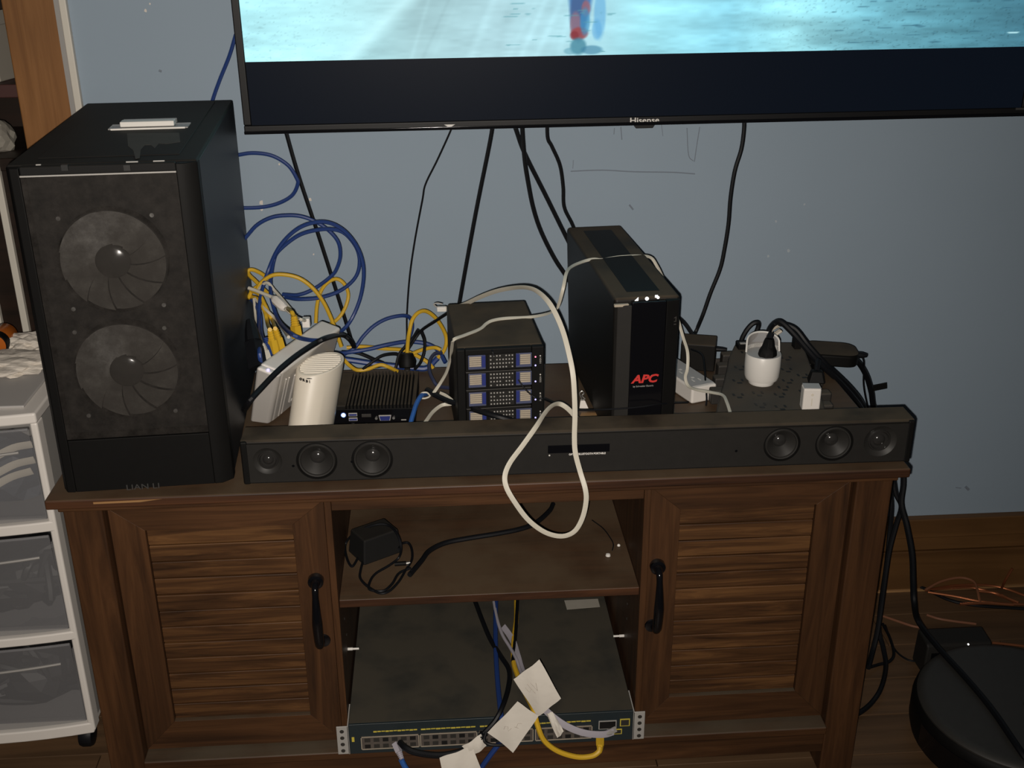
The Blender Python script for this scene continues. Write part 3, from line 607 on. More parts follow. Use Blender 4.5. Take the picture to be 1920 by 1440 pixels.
for u, v, rp, tweet in drv:
    q = local_y(sb, u, v); r = rp*.00084; cx, cz = q.x, q.z; h_ = min(r, cz-pz0-.001, pz1-cz-.001) if not tweet else min(r*1.15, cz-pz0-.001); r = h_ if not tweet else h_/1.15
    R_ = r*1.02 if not tweet else r*1.15; panel(xc, cx-R_-.003); xc = cx+R_+.003
    ci, sq = [], []; angs = [2*math.pi*i/48 for i in range(48)]+[math.atan2(dz_, dx_) % (2*math.pi) for dx_ in (R_+.003, -R_-.003) for dz_ in (pz1-cz, pz0-cz)]
    angs.sort(); n = len(angs)
    for t in angs:
        c_, s_ = math.cos(t), math.sin(t); ci.append((cx+R_*c_, cz+R_*s_))
        k = min((R_+.003)/abs(c_) if abs(c_) > 1e-6 else 9, ((pz1-cz) if s_ > 0 else (cz-pz0))/abs(s_) if abs(s_) > 1e-6 else 9); sq.append((cx+k*c_, cz+k*s_))
    vs = [(x, -.0012, z) for x, z in sq]+[(x, -.0012, z) for x, z in ci]+[(x, .014, z) for x, z in ci]
    fp.add(vs, [(j*n+i, j*n+(i+1)%n, (j+1)*n+(i+1)%n, (j+1)*n+i) for j in range(2) for i in range(n)])
    def ring(nm, m_, pr, par, nn=40):
        g = MB(); vs = [(cx+a_*math.cos(2*math.pi*i/nn), y_, cz+a_*math.sin(2*math.pi*i/nn)) for a_, y_ in pr for i in range(nn)]
        fs = [(j*nn+i,j*nn+(i+1)%nn,(j+1)*nn+(i+1)%nn,(j+1)*nn+i) for j in range(len(pr)-1) for i in range(nn)]
        if pr[-1][0] < .002: fs.append(tuple(range((len(pr)-1)*nn, len(pr)*nn)))
        return g.add(vs, fs).build(nm, m_, par, smooth=True)
    if not tweet:
        dd_ = ring('driver', 'black', [(r*1.02,.002),(r*1.0,-.0016),(r*.95,-.0018),(r*.92,.0)], sb)
        ring('surround', 'driver_cone', [(r*.92,.0),(r*.88,-.0012),(r*.82,-.0008),(r*.79,.0015)], dd_)
        ring('cone', 'driver_cone', [(r*.79,.0015),(r*.55,.007),(r*.36,.0125)], dd_)
        ring('dust_cap', 'driver_dome', [(r*.37,.0125),(r*.33,.0105),(r*.22,.0085),(r*.10,.0075),(.0005,.0072)], dd_, 28)
    else:
        dd_ = ring('tweeter', 'driver_cone', [(r*1.15,-.0012),(r*1.05,.0005),(r*.82,.003)], sb)
        ring('tweeter_ring', 'driver_dome', [(r*.82,.003),(r*.76,.0005),(r*.70,.0005),(r*.60,.0045)], dd_)
        ring('tweeter_dome', 'driver_dome', [(r*.60,.0045),(r*.44,.0045),(r*.36,.0022),(r*.22,.0008),(.0005,.0002)], dd_, 28)
panel(xc, hs-.008)
fp.build('front_panel', 'charcoal_soft', sb)
a, b_ = local_y(sb, 1027, 849), local_y(sb, 1143, 831)
MB().box(a.x, b_.x, -.0022, -.001, (a.z+b_.z)/2-.0062, (a.z+b_.z)/2+.0062).build('display_window', 'black_gloss', sb, bev=.0004)
for u, v, s_ in ((1076,851,'OPTICAL'),(1098,850,'BLUETOOTH'),(1124,849,'PORTABLE')):
    q = local_y(sb, u, v); text(s_, .0038, 'white_shine', sb, (q.x, -.0016, q.z), FRONT, name='print', sx=.95, bold=.00012)
q = local_y(sb, 1030, 853); MB().lathe([(.0012,-.0018),(.0012,-.001)], (q.x,0,q.z), 'y', 10).build('indicator', 'white_shine', sb)
for u, v in ((550,873),(660,865),(1380,845)):
    q = local_y(sb, u, v); MB().lathe([(.0016,-.002),(.0022,-.001)], (q.x,0,q.z), 'y', 10).build('grille_peg', 'black_gloss', sb)
for s in (-.35, 0, .35): MB().box(s-.02, s+.02, .006, SD-.004, 0, .002).build('rubber_foot', 'black_rubber', sb)
# ------------------------------------------------------------------ battery backup
UW, UD, UH = .0966, .385, .2405
up = thing('battery_backup', 'tall black battery backup unit with red letters behind the sound bar', 'battery backup', (.2342, .088, H), .065)
hu = UW/2
MB().hexa([(-hu+.004,.006,.004),(hu-.004,.006,.004),(hu-.004,UD-.02,.004),(-hu+.004,UD-.02,.004),(-hu,.004,UH),(hu,.004,UH),(hu,UD,UH),(-hu,UD,UH)]).build('housing', 'black_dusty', up, bev=.006, seg=3)
# front fascia in three strips
xa, xb = local_y(up, 1181, 640).x, local_y(up, 1245, 640).x
MB().prism([(-hu+.001,.004,.006),(-hu+.004,-.002,.006),(xa,-.006,.006),(xa,.006,.006)], (0,0,UH-.014)).build('fascia_strip', 'charcoal_soft', up, bev=.001)
MB().prism([(xb,-.006,.006),(hu-.004,-.002,.006),(hu-.001,.004,.006),(xb,.006,.006)], (0,0,UH-.010)).build('fascia_strip', 'black', up, bev=.001)
MB().box(xa, xb, -.0055, .006, .006, UH-.004).build('gloss_panel', 'black_gloss', up, bev=.002)
MB().box(xa, xb-.002, .03, UD-.03, UH-.0003, UH+.0004).build('vent_strip', 'black', up)
a = local_y(up, 1150, 567); b_ = local_y(up, 1180, 567)
MB().box(a.x+.001, b_.x-.001, -.0035, .002, UH-.0105, UH-.0065).build('fascia_lip', 'cream', up, bev=.0008)
q = local_y(up, 1208, 711, -.006); text('APC', .017, 'red_print', up, (q.x, -.0058, q.z), FRONT, shear=.25, sx=1.15, bold=.0006, name='maker_lettering')
q = local_y(up, 1206, 724, -.006); text('by Schneider Electric', .0036, 'grey_plastic', up, (q.x, -.0058, q.z), FRONT, name='print')
for u, v, kind in ((1194,561,0),(1213,560,1),(1232,557,2)):
    q = local_y(up, u, v, -.0058); y = -.0062
    g = MB()
    if kind == 0: g.prism([(q.x-.0030,y,q.z-.0022),(q.x+.0022,y,q.z-.0024),(q.x+.0022,y,q.z+.0028)], (0,.0008,0))
    elif kind == 1: g.lathe([(.0008,y),(.0027,y),(.0027,y+.0008),(.0008,y+.0008)], (q.x,0,q.z), 'y', 18)
    else:
        g.box(q.x-.0030,q.x+.0010,y,y+.0008,q.z-.0006,q.z+.0030); g.lathe([(.0008,y-.0001),(.0021,y-.0001),(.0021,y+.0008)], (q.x+.0014,0,q.z-.0006), 'y', 14)
    g.build('lit_icon', 'led_white', up)
q = local_y(up, 1261, 601, -.003); y = -.0034
g = MB(); g.box(q.x-.006,q.x+.0055,y,y+.002,q.z-.0065,q.z-.005); g.box(q.x-.006,q.x+.0055,y,y+.002,q.z-.002,q.z-.0008); g.prism([(q.x-.005,y,q.z),(q.x+.003,y,q.z+.005),(q.x+.0055,y,q.z+.006),(q.x+.0055,y,q.z-.001),(q.x+.0042,y,q.z-.001),(q.x+.0040,y,q.z+.0042)], (0,.002,0))
g.build('star_badge', 'charcoal', up)
for sx in (-1, 1):
    for y in (.03, UD-.06): MB().box(sx*.032-.008, sx*.032+.008, y, y+.02, 0, .005).build('foot', 'black_rubber', up)
# ------------------------------------------------------------------ four bay drive box
NW, ND, NH = .1267, .1977, .166
ns = thing('drive_enclosure', 'black four-bay drive enclosure with blue levers behind the sound bar', 'drive enclosure', (.0256, .1075, H), .057)
hn = NW/2
MB().box(-hn, hn, .004, ND, .004, NH).build('housing', 'black_dusty', ns, bev=.004)
g = MB(); g.box(-hn,-hn+.012,-.004,.006,.004,NH-.001); g.box(hn-.018,hn,-.004,.006,.004,NH-.001); g.box(-hn+.012,hn-.018,-.004,.006,NH-.010,NH-.001); g.box(-hn+.012,hn-.018,-.004,.006,.004,.022)
g.build('front_frame', 'black', ns, bev=.0015)
bz = [local_y(ns, 930, v).z for v in (678, 712, 747, 782)]; bh = (bz[0]-bz[3])/3
xL = [local_y(ns, u, 700).x for u in (878, 911)]; xG = [local_y(ns, u, 700).x for u in (919, 962)]; xR = [local_y(ns, u, 700).x for u in (967, 1000)]
for i, zc in enumerate(bz):
    bay = MB().box(-hn+.0125, hn-.0185, .0, .008, zc-bh/2+.001, zc+bh/2-.0015).build('drive_bay', 'black', ns, bev=.001)
    MB().box(-hn+.0125, hn-.0185, -.003, .0, zc-bh/2-.0002, zc-bh/2+.0016).build('bay_edge', 'charcoal', bay, bev=.0005)
    for (a, b_), bl in ((xL, 1), (xR, 0)):
        zl0, zl1 = zc-bh/2+.0045, zc+bh/2-.003
        MB().box(a, b_, -.0018, .001, zl0, zl1).build('lever', 'blue_grey', bay, bev=.0008)
        x_ = (b_-.0058, b_-.0004) if bl else (a+.0004, a+.0052); MB().box(x_[0], x_[1], -.0028, -.001, zl0+.003, zl1-.0004).build('lever_latch', 'blue_lever', bay, bev=.0005)
        xa_, xb_ = (a+.0015, b_-.0066) if bl else (a+.006, b_-.0045)
        for k in range(5): zz = zl0+.005+k*(zl1-zl0-.006)/5; MB().box(xa_, xb_, -.0034, -.0012, zz, zz+(zl1-zl0-.006)/5-.0006).build('lever_rib', 'cream', bay, bev=.0004, seg=1)
    g = MB()
    for r in range(4):
        for c_ in range(8):
            if (r*8+c_+i*5) % 11 == 6: continue
            x = xG[0]+.001+(xG[1]-xG[0]-.002)*c_/7; zz = zc-bh/2+.0065+(bh-.012)*r/3; g.lathe([(.0012,-.0012),(.0012,.001)], (x,0,zz), 'y', 6)
    MB().box(xG[0]-.0015, xG[1]+.0015, -.0006, .001, zc-bh/2+.004, zc+bh/2-.003).build('grille', 'charcoal_soft', bay); go = g.build('grille_dots', 'pewter', bay); go['kind'] = 'stuff'
    q = local_y(ns, 1004, (685,715,749,783)[i], -.0042)
    MB().lathe([(.0012,-.0048),(.0012,-.003)], (q.x,0,q.z), 'y', 10).build('led', 'led_violet', bay)
    if i == 0: q2 = local_y(ns, 1004, 669, -.0042); MB().lathe([(.0012,-.0048),(.0012,-.003)], (q2.x,0,q2.z), 'y', 10).build('led', 'led_red', bay)
    q = local_y(ns, 1013, (667,702,737,771)[i], -.0042); MB().lathe([(.0010,-.0048),(.0010,-.003)], (q.x,0,q.z), 'y', 10).build('key_mark', 'white_shine', bay)
    text('HDD%d' % (i+1), .0036, 'pewter', bay, (q.x, -.0046, q.z-.0075), (math.pi/2, math.pi/2, 0), name='print')
for sx in (-1, 1):
    for y in (.02, ND-.02): MB().lathe([(.007,0),(.007,.004)], (sx*.045,y,0), 'z', 14).build('foot', 'black_rubber', ns)
# ------------------------------------------------------------------ mini computer
pcx, pcw, pcd, pch = -.1686, .1322, .135, .034
mp = thing('mini_computer', 'small black finned mini computer with a lit blue button', 'computer', (-.1686, .2096, H), -.03)
hp = pcw/2
MB().box(-hp, hp, 0, pcd, .003, pch-.006).build('housing', 'black', mp, bev=.0015)
MB().box(-hp, -hp+.024, 0, pcd, pch-.006, pch).build('top_plate', 'black_dusty', mp, bev=.001)
g = MB(); nf = 18; x0 = -hp+.0255; pf = (hp-.006-x0)/nf
for i in range(nf): g.box(x0+i*pf, x0+i*pf+pf*.55, .001, pcd, pch-.0065, pch)
g.build('heat_sink_fins', 'black_dusty', mp)
MB().box(hp-.0055, hp, 0, pcd, pch-.006, pch).build('top_rib', 'black_dusty', mp)
MB().box(-hp, hp, -.001, .001, .003, pch-.007).build('front_panel', 'black_gloss', mp)
q = local_y(mp, 644, 778, -.001); MB().lathe([(.0034,-.0022),(.0034,0)], (q.x,0,q.z), 'y', 18).build('power_button', 'led_blue', mp); px_ = q
g = MB(); g.lathe([(.0036,-.0018),(.0046,-.0018),(.0046,0)], (q.x,0,q.z), 'y', 20); g.build('button_ring', 'blue_lever', mp)
q = local_y(mp, 662, 782, -.001)
for dz in (.0045, -.0035):
    pt = MB().box(q.x-.0068, q.x+.0068, -.002, 0, q.z+dz-.0028, q.z+dz+.0028).build('usb_port', 'pewter', mp, bev=.0003); MB().box(q.x-.006, q.x+.006, -.0024, -.0018, q.z+dz-.0018, q.z+dz+.0012).build('port_tongue', 'blue_lever', pt)
q = local_y(mp, 687, 779, -.001); MB().box(q.x-.0075, q.x+.0075, -.002, 0, q.z-.0026, q.z+.0026).build('video_port', 'charcoal', mp, bev=.0004)
q = local_y(mp, 722, 783, -.001); pt = MB().prism([(q.x-.010,-.003,q.z+.0046),(q.x+.010,-.003,q.z+.0046),(q.x+.008,-.003,q.z-.0046),(q.x-.008,-.003,q.z-.0046)], (0,.003,0)).build('vga_port', 'pewter', mp, bev=.0006)
MB().prism([(q.x-.0085,-.004,q.z+.0034),(q.x+.0085,-.004,q.z+.0034),(q.x+.0068,-.004,q.z-.0036),(q.x-.0068,-.004,q.z-.0036)], (0,.003,0)).build('port_insert', 'blue_lever', pt)
for s in (-1, 1): MB().lathe([(.0022,-.004),(.0022,0)], (q.x+s*.0135,0,q.z), 'y', 8).build('port_screw', 'steel', pt)
for u in (662, 687, 722): q = local_y(mp, u, 794, -.001); MB().box(q.x-.0018, q.x+.0018, -.0014, 0, q.z-.0006, q.z+.0006).build('port_mark', 'white_shine', mp)
q = local_y(mp, 757, 787, -.001); MB().box(q.x-.004, q.x+.004, -.0014, 0, q.z-.0008, q.z+.0008).build('slot_edge', 'pewter', mp)
for sx in (-1, 1):
    for y in (.02, pcd-.02): MB().lathe([(.006,0),(.006,.003)], (sx*.05,y,0), 'z', 12).build('foot', 'black_rubber', mp)
# ------------------------------------------------------------------ leaning white modem
zt = H+.148
TLb, TRb = Z(484,685,zt), Z(604,599,zt-.002)      # back top edge
BLf = Z(507,795,H+.001)
wv = TRb-TLb
nh = Vector((wv.y, -wv.x, 0)).normalized()         # horizontal, towards the camera
if nh.dot(CAM-TLb) < 0: nh = -nh
TLf = TLb+nh*.034-Vector((0,0,.010))
down = BLf-TLf
nrm = wv.cross(-down).normalized()
if nrm.dot(CAM-TLf) < 0: nrm = -nrm
mo = thing('modem', 'white boxy modem with a raised square emblem leaning beside the tower', 'modem', BLf)
def ML(p): return p-BLf
def mface(a, b_, o=0.): return ML(TLf+wv*a+down*b_+nrm*o)      # a across, b down, o out
th = nh*-.036
up10 = Vector((0,0,.010))
MB().hexa([mface(.03,1), mface(1,1), mface(1,1)+th, mface(.03,1)+th, mface(.03,0), mface(1,0), mface(1,0)+th+up10, mface(.03,0)+th+up10]).build('shell', 'white_plastic', mo, bev=.006, seg=3)
MB().hexa([mface(-.03,.98), mface(.05,.98), mface(.05,.98)+th*.97, mface(-.03,.98)+th*.97, mface(-.03,.01), mface(.05,.01), mface(.05,.01)+th*.97+up10, mface(-.03,.01)+th*.97+up10]).build('end_cheek', 'white_plastic', mo, bev=.006, seg=3)
bt = th*1.02
MB().hexa([mface(.05,.5)+th, mface(.96,.5)+th, mface(.96,.5)+th*1.22, mface(.05,.5)+th*1.22, mface(.05,.04)+th, mface(.96,.04)+th, mface(.96,.06)+th*1.22, mface(.05,.06)+th*1.22]).build('port_strip', 'charcoal', mo)
g = MB()
def band(a0, b0, a1, b1, w_):
    p, q = mface(a0,b0), mface(a1,b1); g.tube([p, (p+q)/2, q], w_, 8)
for a0, b0, a1, b1 in ((.27,.26,.66,.26),(.27,.80,.66,.80),(.27,.26,.27,.80),(.66,.26,.66,.80),(.35,.34,.35,.54),(.35,.54,.46,.54),(.46,.34,.46,.68),(.54,.34,.54,.50),(.54,.50,.62,.66),(.34,.66,.45,.62)): band(a0, b0, a1, b1, .0024)
g.build('raised_emblem', 'white_plastic', mo, smooth=True)
g = MB()
for a0, b0, a1, b1 in ((.12,.20,.12,.95),(.17,.22,.17,.95)): band(a0, b0, a1, b1, .0012)
g.build('raised_edge', 'white_plastic', mo, smooth=True)
q = mface(-.005,.0)+th*.5+up10*.5; MB().lathe([(.002,-.001),(.0022,.0012),(.001,.002)], q, 'z', 10).build('status_led', 'led_violet', mo)
def PM(u, v, off): return PL(u, v, TLf+nrm*off, nrm)          # on the modem's front plane
def my(u): return TLb.y+(TRb.y-TLb.y)*(u-484)/(604-484.)+.006   # just behind its back top edge
# ------------------------------------------------------------------ oval white router
rb = Z(579, 832, H); rt = P(601, 681, .175)
ro = thing('mesh_router', 'white oval column router with slatted top leaning beside the mini computer', 'router', rb)
ax = rt-rb; n = 36; a_, b2_, rot = .0285, .041, math.radians(-38)
def oval(c, k, tilt=0.):
    out = []
    for i in range(n):
        t = 2*math.pi*i/n; x, y = a_*k*math.cos(t), b2_*k*math.sin(t); X_, Y_ = x*math.cos(rot)-y*math.sin(rot), x*math.sin(rot)+y*math.cos(rot)
        out.append((c[0]+X_, c[1]+Y_, c[2]+tilt*Y_))
    return out
g = MB(); rings = [((0,0,0),.96,0),((0,0,.0015),1.,0),(tuple(ax*.97),1.02,.05),(tuple(ax*.992),1.015,.10),(tuple(ax),.98,.10),(tuple(ax),.90,.10),(tuple(ax*.985),.87,.10)]
vs = []
for c, k, t in rings: vs += oval(c, k, t)
m_ = len(rings); g.add(vs, [(j*n+i,j*n+(i+1)%n,(j+1)*n+(i+1)%n,(j+1)*n+i) for j in range(m_-1) for i in range(n)]+[tuple(range(n-1,-1,-1)), tuple(range((m_-1)*n,m_*n))])
g.build('shell', 'warm_white', ro, smooth=True)
for k in range(12):
    yy = -.034+.068*k/11      # slats run left to right across the oval, clipped to it
    xs = [x for x in np.linspace(-.05,.05,201) if (( x*math.cos(-rot)-yy*math.sin(-rot))/(a_*.88))**2+((x*math.sin(-rot)+yy*math.cos(-rot))/(b2_*.88))**2 < 1]
    if len(xs) < 8: continue
    e = [Vector((ax.x+x, ax.y+yy, ax.z*.992+.10*yy)) for x in (xs[0], xs[-1])]
    MB().tube([e[0], (e[0]+e[1])/2, e[1]], .0021, 6).build('vent_slat', 'warm_white', ro, smooth=True)
def on_router(u, v):
    best = None
    for hh in np.linspace(.72,.95,40):
        for t in np.linspace(math.pi*.9, math.pi*2.1, 90):
            x, y = a_*1.03*math.cos(t), b2_*1.03*math.sin(t); X_, Y_ = x*math.cos(rot)-y*math.sin(rot), x*math.sin(rot)+y*math.cos(rot)
            if Y_ > .0: continue
            p = rb+ax*hh+Vector((X_, Y_, 0)); uu, vv = proj(p); d = (uu-u)**2+(vv-v)**2
            if best is None or d < best[0]:
                nx_, ny_ = math.cos(t)/a_, math.sin(t)/b2_; N_ = (nx_*math.cos(rot)-ny_*math.sin(rot), nx_*math.sin(rot)+ny_*math.cos(rot)); best = (d, p, math.atan2(N_[0], -N_[1]))
    return best[1], best[2]
for u, v, ch in ((564,711,'O'),(570,713,'R'),(576,715,'B'),(581,716,'I')):
    p, an = on_router(u, v); text(ch, .0052, 'charcoal', ro, p-rb, (math.pi/2, 0, an), name='print', bold=.0003, ext=.0006)
a, b_ = on_router(574,709)[0]-rb, on_router(585,710)[0]-rb
MB().tube([a, (a+b_)/2, b_], [.0004,.0009,.0004], 6).build('print_arc', 'charcoal', ro)
# ------------------------------------------------------------------ rack switch in the bottom bay
SX, SY, SZ0, SZ1 = .001, .006, .1055, .1625
sh_ = SZ1-SZ0
sw = thing('rack_switch', 'flat dark network switch with rack ears on the lowest cabinet level', 'network switch', (SX, SY, SZ0))
MB().box(-.2225, .2225, .002, .36, 0, sh_).build('chassis', 'switch_body', sw, bev=.0012)
MB().box(-.2225, .2225, -.001, .003, 0, sh_).build('front_panel', 'switch_front', sw, bev=.0008)
for s in (-1, 1):
    a, b_ = sorted((s*.2228, s*.2413)); ear = MB().box(a, b_, -.003, -.0012, .002, sh_-.001).build('rack_ear', 'pewter', sw, bev=.0008)
    a, b_ = sorted((s*.2228, s*.2245)); MB().box(a, b_, -.003, .05, .002, sh_-.001).build('ear_flange', 'pewter', ear)
    for k in range(4): MB().lathe([(.0022,-.0036),(.0034,-.0034),(.0034,-.0028)], (s*.233,0,.009+k*.0125), 'y', 10).build('ear_hole', 'charcoal', ear)
def S(u, v): return local_y(sw, u, v, -.001)
gx_ = [(677,786),(788,895),(898,1000),(1003,1110)]
for gi, (u0, u1) in enumerate(gx_):
    f0 = (u0-677)/433.; f1 = (u1-677)/433.
    xa_, xb_ = S(u0,1390).x, S(u1,1380).x; z0, z1 = .0085, .0335
    pg = MB().box(xa_, xb_, -.0022, -.0005, z0, z1).build('port_group', 'port_plate', sw)
    g = MB(); g.box(xa_,xb_,-.003,-.0018,z1-.0012,z1); g.box(xa_,xb_,-.003,-.0018,z0,z0+.0012); g.box(xa_,xa_+.0012,-.003,-.0018,z0,z1); g.box(xb_-.0012,xb_,-.003,-.0018,z0,z1); g.build('port_outline', 'cream', pg)
    for r in range(2):
        for c_ in range(6):
            x = xa_+.003+(xb_-xa_-.006)*(c_+.5)/6; zz = z0+.0065+r*.012; MB().box(x-.0045, x+.0045, -.0027, -.0015, zz-.004, zz+.003).build('port', 'socket' if (c_+r+gi) % 3 == 0 else 'charcoal', pg)
    g = MB(); xs = np.linspace(xa_+.02 if gi == 0 else xa_+.002, xb_-.002, 12)
    for k in range(11): g.box(xs[k], xs[k+1]-.0008, -.0016, 0, .0405+.0004*(k % 3), .0428)
    g.build('number_strip', 'yellow_print', pg)
for (u0, v0, u1, v1), mm_ in (((1122,1350,1156,1367),'pewter'),((1162,1347,1181,1361),'yellow_print'),((1150,1366,1166,1376),'yellow_print')):
    a, b_ = S(u0,v1), S(u1,v0); pt = MB().box(a.x, b_.x, -.0022, 0, a.z, b_.z).build('uplink_port', mm_, sw); MB().box(a.x+.0014, b_.x-.0014, -.0026, -.001, a.z+.0014, b_.z-.0014).build('port_hole', 'socket' if mm_ == 'pewter' else 'charcoal', pt)
q = S(662,1386); MB().box(q.x-.002, q.x+.002, -.0014, 0, q.z-.005, q.z+.004).build('status_print', 'yellow_print', sw)
pl = [local_z(sw, u, v, sh_) for u, v in ((1058,1126),(1121,1123),(1125,1138),(1063,1143))]
MB().prism([(p.x,p.y,sh_) for p in pl], (0,0,.0004)).build('label_sticker', 'sticker', sw)
# ------------------------------------------------------------------ right end of the table top
# wide surge protector
zt_ = H+.036
SP = [Z(u, v, zt_) for u, v in ((1341,774),(1350,735),(1356,715),(1362,690),(1366,668),(1376,646),(1390,640),(1496,641),(1508,648),(1520,680),(1533,716),(1543,745),(1550,772))]
ctr = sum(SP, Vector())/len(SP)
sp = thing('surge_protector', 'wide dusty black surge protector strip lying behind the sound bar', 'surge protector', (ctr.x, ctr.y, H))
loc_ = [Vector((p.x-ctr.x, p.y-ctr.y, 0)) for p in SP]
MB().prism([p*1.0 for p in loc_], (0,0,.036)).build('body', 'surge_body', sp, bev=.005)
def sz(u, v, z=.036): p = Z(u, v, H+z); return Vector((p.x-ctr.x, p.y-ctr.y, z))
for u, v in ((1352,735),(1358,712),(1364,688),(1372,668)):
    a = sz(u-10, v+2, .022); MB().box(a.x-.010, a.x+.016, a.y-.012, a.y+.008, .006, .031).build('pivot_block', 'surge_body', sp, bev=.003)
for u, v in ((1543,742),(1546,764),(1530,705)):
    a = sz(u+3, v, .022); MB().box(a.x-.012, a.x+.008, a.y-.012, a.y+.008, .006, .031).build('pivot_block', 'surge_body', sp, bev=.003)
for u, v in ((1422,738),(1427,760),(1463,741),(1465,764),(1476,694),(1478,715),(1475,672),(1385,742),(1385,715),(1388,690),(1510,735),(1506,705),(1400,662),(1470,728)):
    a = sz(u, v); g = MB()
    for dx, dy, w_, h_ in ((-.007,.004,.0017,.0042),(.007,.004,.0017,.0042),(0,-.007,.0038,.0026)): g.box(a.x+dx-w_, a.x+dx+w_, a.y+dy-h_, a.y+dy+h_, .0355, .0364)
    g.build('outlet_holes', 'surge_hole', sp)
MB().box(sz(1360,788).x, sz(1440,778).x, sz(1400,776).y-.004, sz(1400,776).y+.0005, .030, .0365).build('front_edge', 'pewter', sp)
q = sz(1391, 652); MB().box(q.x-.009, q.x+.009, q.y-.010, q.y+.012, .036, .045).build('breaker_switch', 'black', sp, bev=.001)
MB().box(q.x-.005, q.x+.005, q.y-.006, q.y+.000, .045, .0465).build('switch_mark', 'pewter', sp)
q = sz(1493, 652); MB().box(q.x-.006, q.x+.006, q.y-.008, q.y+.01, .036, .056).build('cord_clip', 'black', sp, bev=.001)
# white round plug adapter
ab = Z(1434, 727, zt_)
pa = thing('plug_adapter', 'round white plug adapter with clear rim plugged into the surge protector', 'plug adapter', ab)
k = .0286
MB().lathe([(k*.70,0),(k*.72,.001),(k*.72,.006),(k*.9,.008),(k*.97,.014),(k,.030),(k*.985,.050),(k*.96,.051)], (0,k*.8,0), n=40).build('base_ring', 'white_shine', pa, smooth=True)
MB().lathe([(k*.96,.0505),(k*.955,.0515),(k*.5,.0517)], (0,k*.8,0), n=40).build('top_face', 'adapter_top', pa, smooth=True)
# raised back rim with a clear window
n = 24; arc = [(k*.96*math.cos(math.pi*(.06+.88*i/n)), k*.8+k*.9*math.sin(math.pi*(.06+.88*i/n))) for i in range(n+1)]
g = MB(); g.tube([(x, y, .0515+.026*math.sin(math.pi*min(1,max(0,i/n)))**.22) for i, (x, y) in enumerate(arc)], .0016, 8); g.build('rim', 'white_shine', pa, smooth=True)
g = MB(); vs = [(x, y, .051) for x, y in arc]+[(x, y, .051+.025*math.sin(math.pi*i/n)**.22) for i, (x, y) in enumerate(arc)]; g.add(vs, [(i,i+1,n+2+i,n+1+i) for i in range(n)]); g.build('clear_window', 'clear_film', pa, smooth=True)
g = MB(); vs = [(x, y, .051) for x, y in arc]+[(x, y, .058) for x, y in arc]+[(x*.93, y*.93+k*.055, .058) for x, y in arc]; g.add(vs, [(i,i+1,n+2+i,n+1+i) for i in range(n)]+[(n+1+i,n+2+i,2*n+3+i,2*n+2+i) for i in range(n)]); g.build('rim_base', 'white_shine', pa, smooth=True)
# black plug standing in it
pb = ab+Vector((.002, k*.30, .0517))
pg_ = thing('power_plug', 'black moulded power plug standing in the white plug adapter', 'plug', pb)
tt = P(1443, 634, pb.y+.012)-pb
g = MB(); sec = [(0,.0150,.012),(.10,.0155,.0125),(.30,.0145,.0118),(.55,.0105,.010),(.85,.0085,.0085),(1.,.0068,.0068)]
vs = []
for f, a, b_ in sec:
    c = tt*f
    for i in range(8): t = 2*math.pi*(i+.5)/8; vs.append((c.x+a*math.cos(t), c.y+b_*math.sin(t), c.z))
g.add(vs, [(j*8+i,j*8+(i+1)%8,(j+1)*8+(i+1)%8,(j+1)*8+i) for j in range(5) for i in range(8)]+[tuple(range(7,-1,-1)), tuple(range(40,48))]); g.build('moulding', 'black', pg_, bev=.0008)
MB().tube([tt*.98, tt*1.08, tt*1.12+Vector((.003,.002,.004))], [.006,.0055,.005], 8).build('strain_relief', 'black_rubber', pg_, smooth=True)
# cream shrink wrap and twist on the cord
tw0 = P(1447, 618, .36)
wrp = tag(MB().tube(smooth_path([P(1441,629,.355),P(1444,618,.36),P(1452,612,.365),P(1458,610,.37)],5), .0055, 8).build('cord_wrap', 'warm_white', None, smooth=True), 'cream tape wrapped round the cords above the black plug', 'tape')
tag(MB().tube([P(1452,628,.352), P(1464,620,.355)], .003, 6, flat=(.0045,.0025)).build('tape_end', 'warm_white', None), 'loose cream tape end beside the cord wrap', 'tape')
# black cords rising over and dropping behind the table
cable('mains_cable', [(1443,633,.345),(1442,620,.35),(1450,608,.36),(1463,604,.355),(1480,618,.345),(1500,640,.335),(1535,680,.325),(1570,712,.335),(1600,745,.36),(1616,768,.40),(1630,800,.45),(1652,840,.47),(1672,880,.46),(1680,925,.44),(1690,950,.42),(1680,985,.40),(1668,1030,.38),(1660,1080,.36),(1652,1140,.34),(1645,1185,.32),(1636,1222,.30),Z(1628,1252,.02)], .0050, 'black_rubber', 'thick black cord arching from the white plug adapter, hanging along the cabinet right side', 'power cord')
cable('mains_cable', [(1460,606,.365),(1490,616,.355),(1515,646,.34),(1550,684,.335),(1588,720,.36),(1612,748,.40),(1624,772,.46),(1648,830,.478),(1662,880,.475),(1672,940,.46),(1668,1000,.42),(1662,1060,.39),(1652,1130,.37),(1648,1180,.35),(1656,1215,.32),(1661,1250,.28),Z(1652,1290,.02),Z(1634,1318,.01),Z(1612,1336,.008),Z(1590,1345,.008)], .0046, 'black_rubber', 'second black cord beside the arching one, ending curled on the floor at the cabinet foot', 'power cord')
cable('mains_cable', [(1578,664,.40),(1590,664,.41),(1610,680,.43),(1625,705,.45),(1634,735,.465),(1640,768,.475),(1665,815,.465),(1690,862,.445),(1694,905,.42),(1690,945,.40),(1700,985,.38),(1710,1040,.34),(1712,1090,.30),(1714,1130,.27),Z(1722,1165,.10),Z(1760,1215,.097),Z(1810,1270,.0965),Z(1860,1330,.0965),Z(1915,1410,.0965),Z(1960,1470,.06)], .0055, 'black_rubber', 'thick black cord from the flat black adapter across the robot vacuum top', 'power cord')
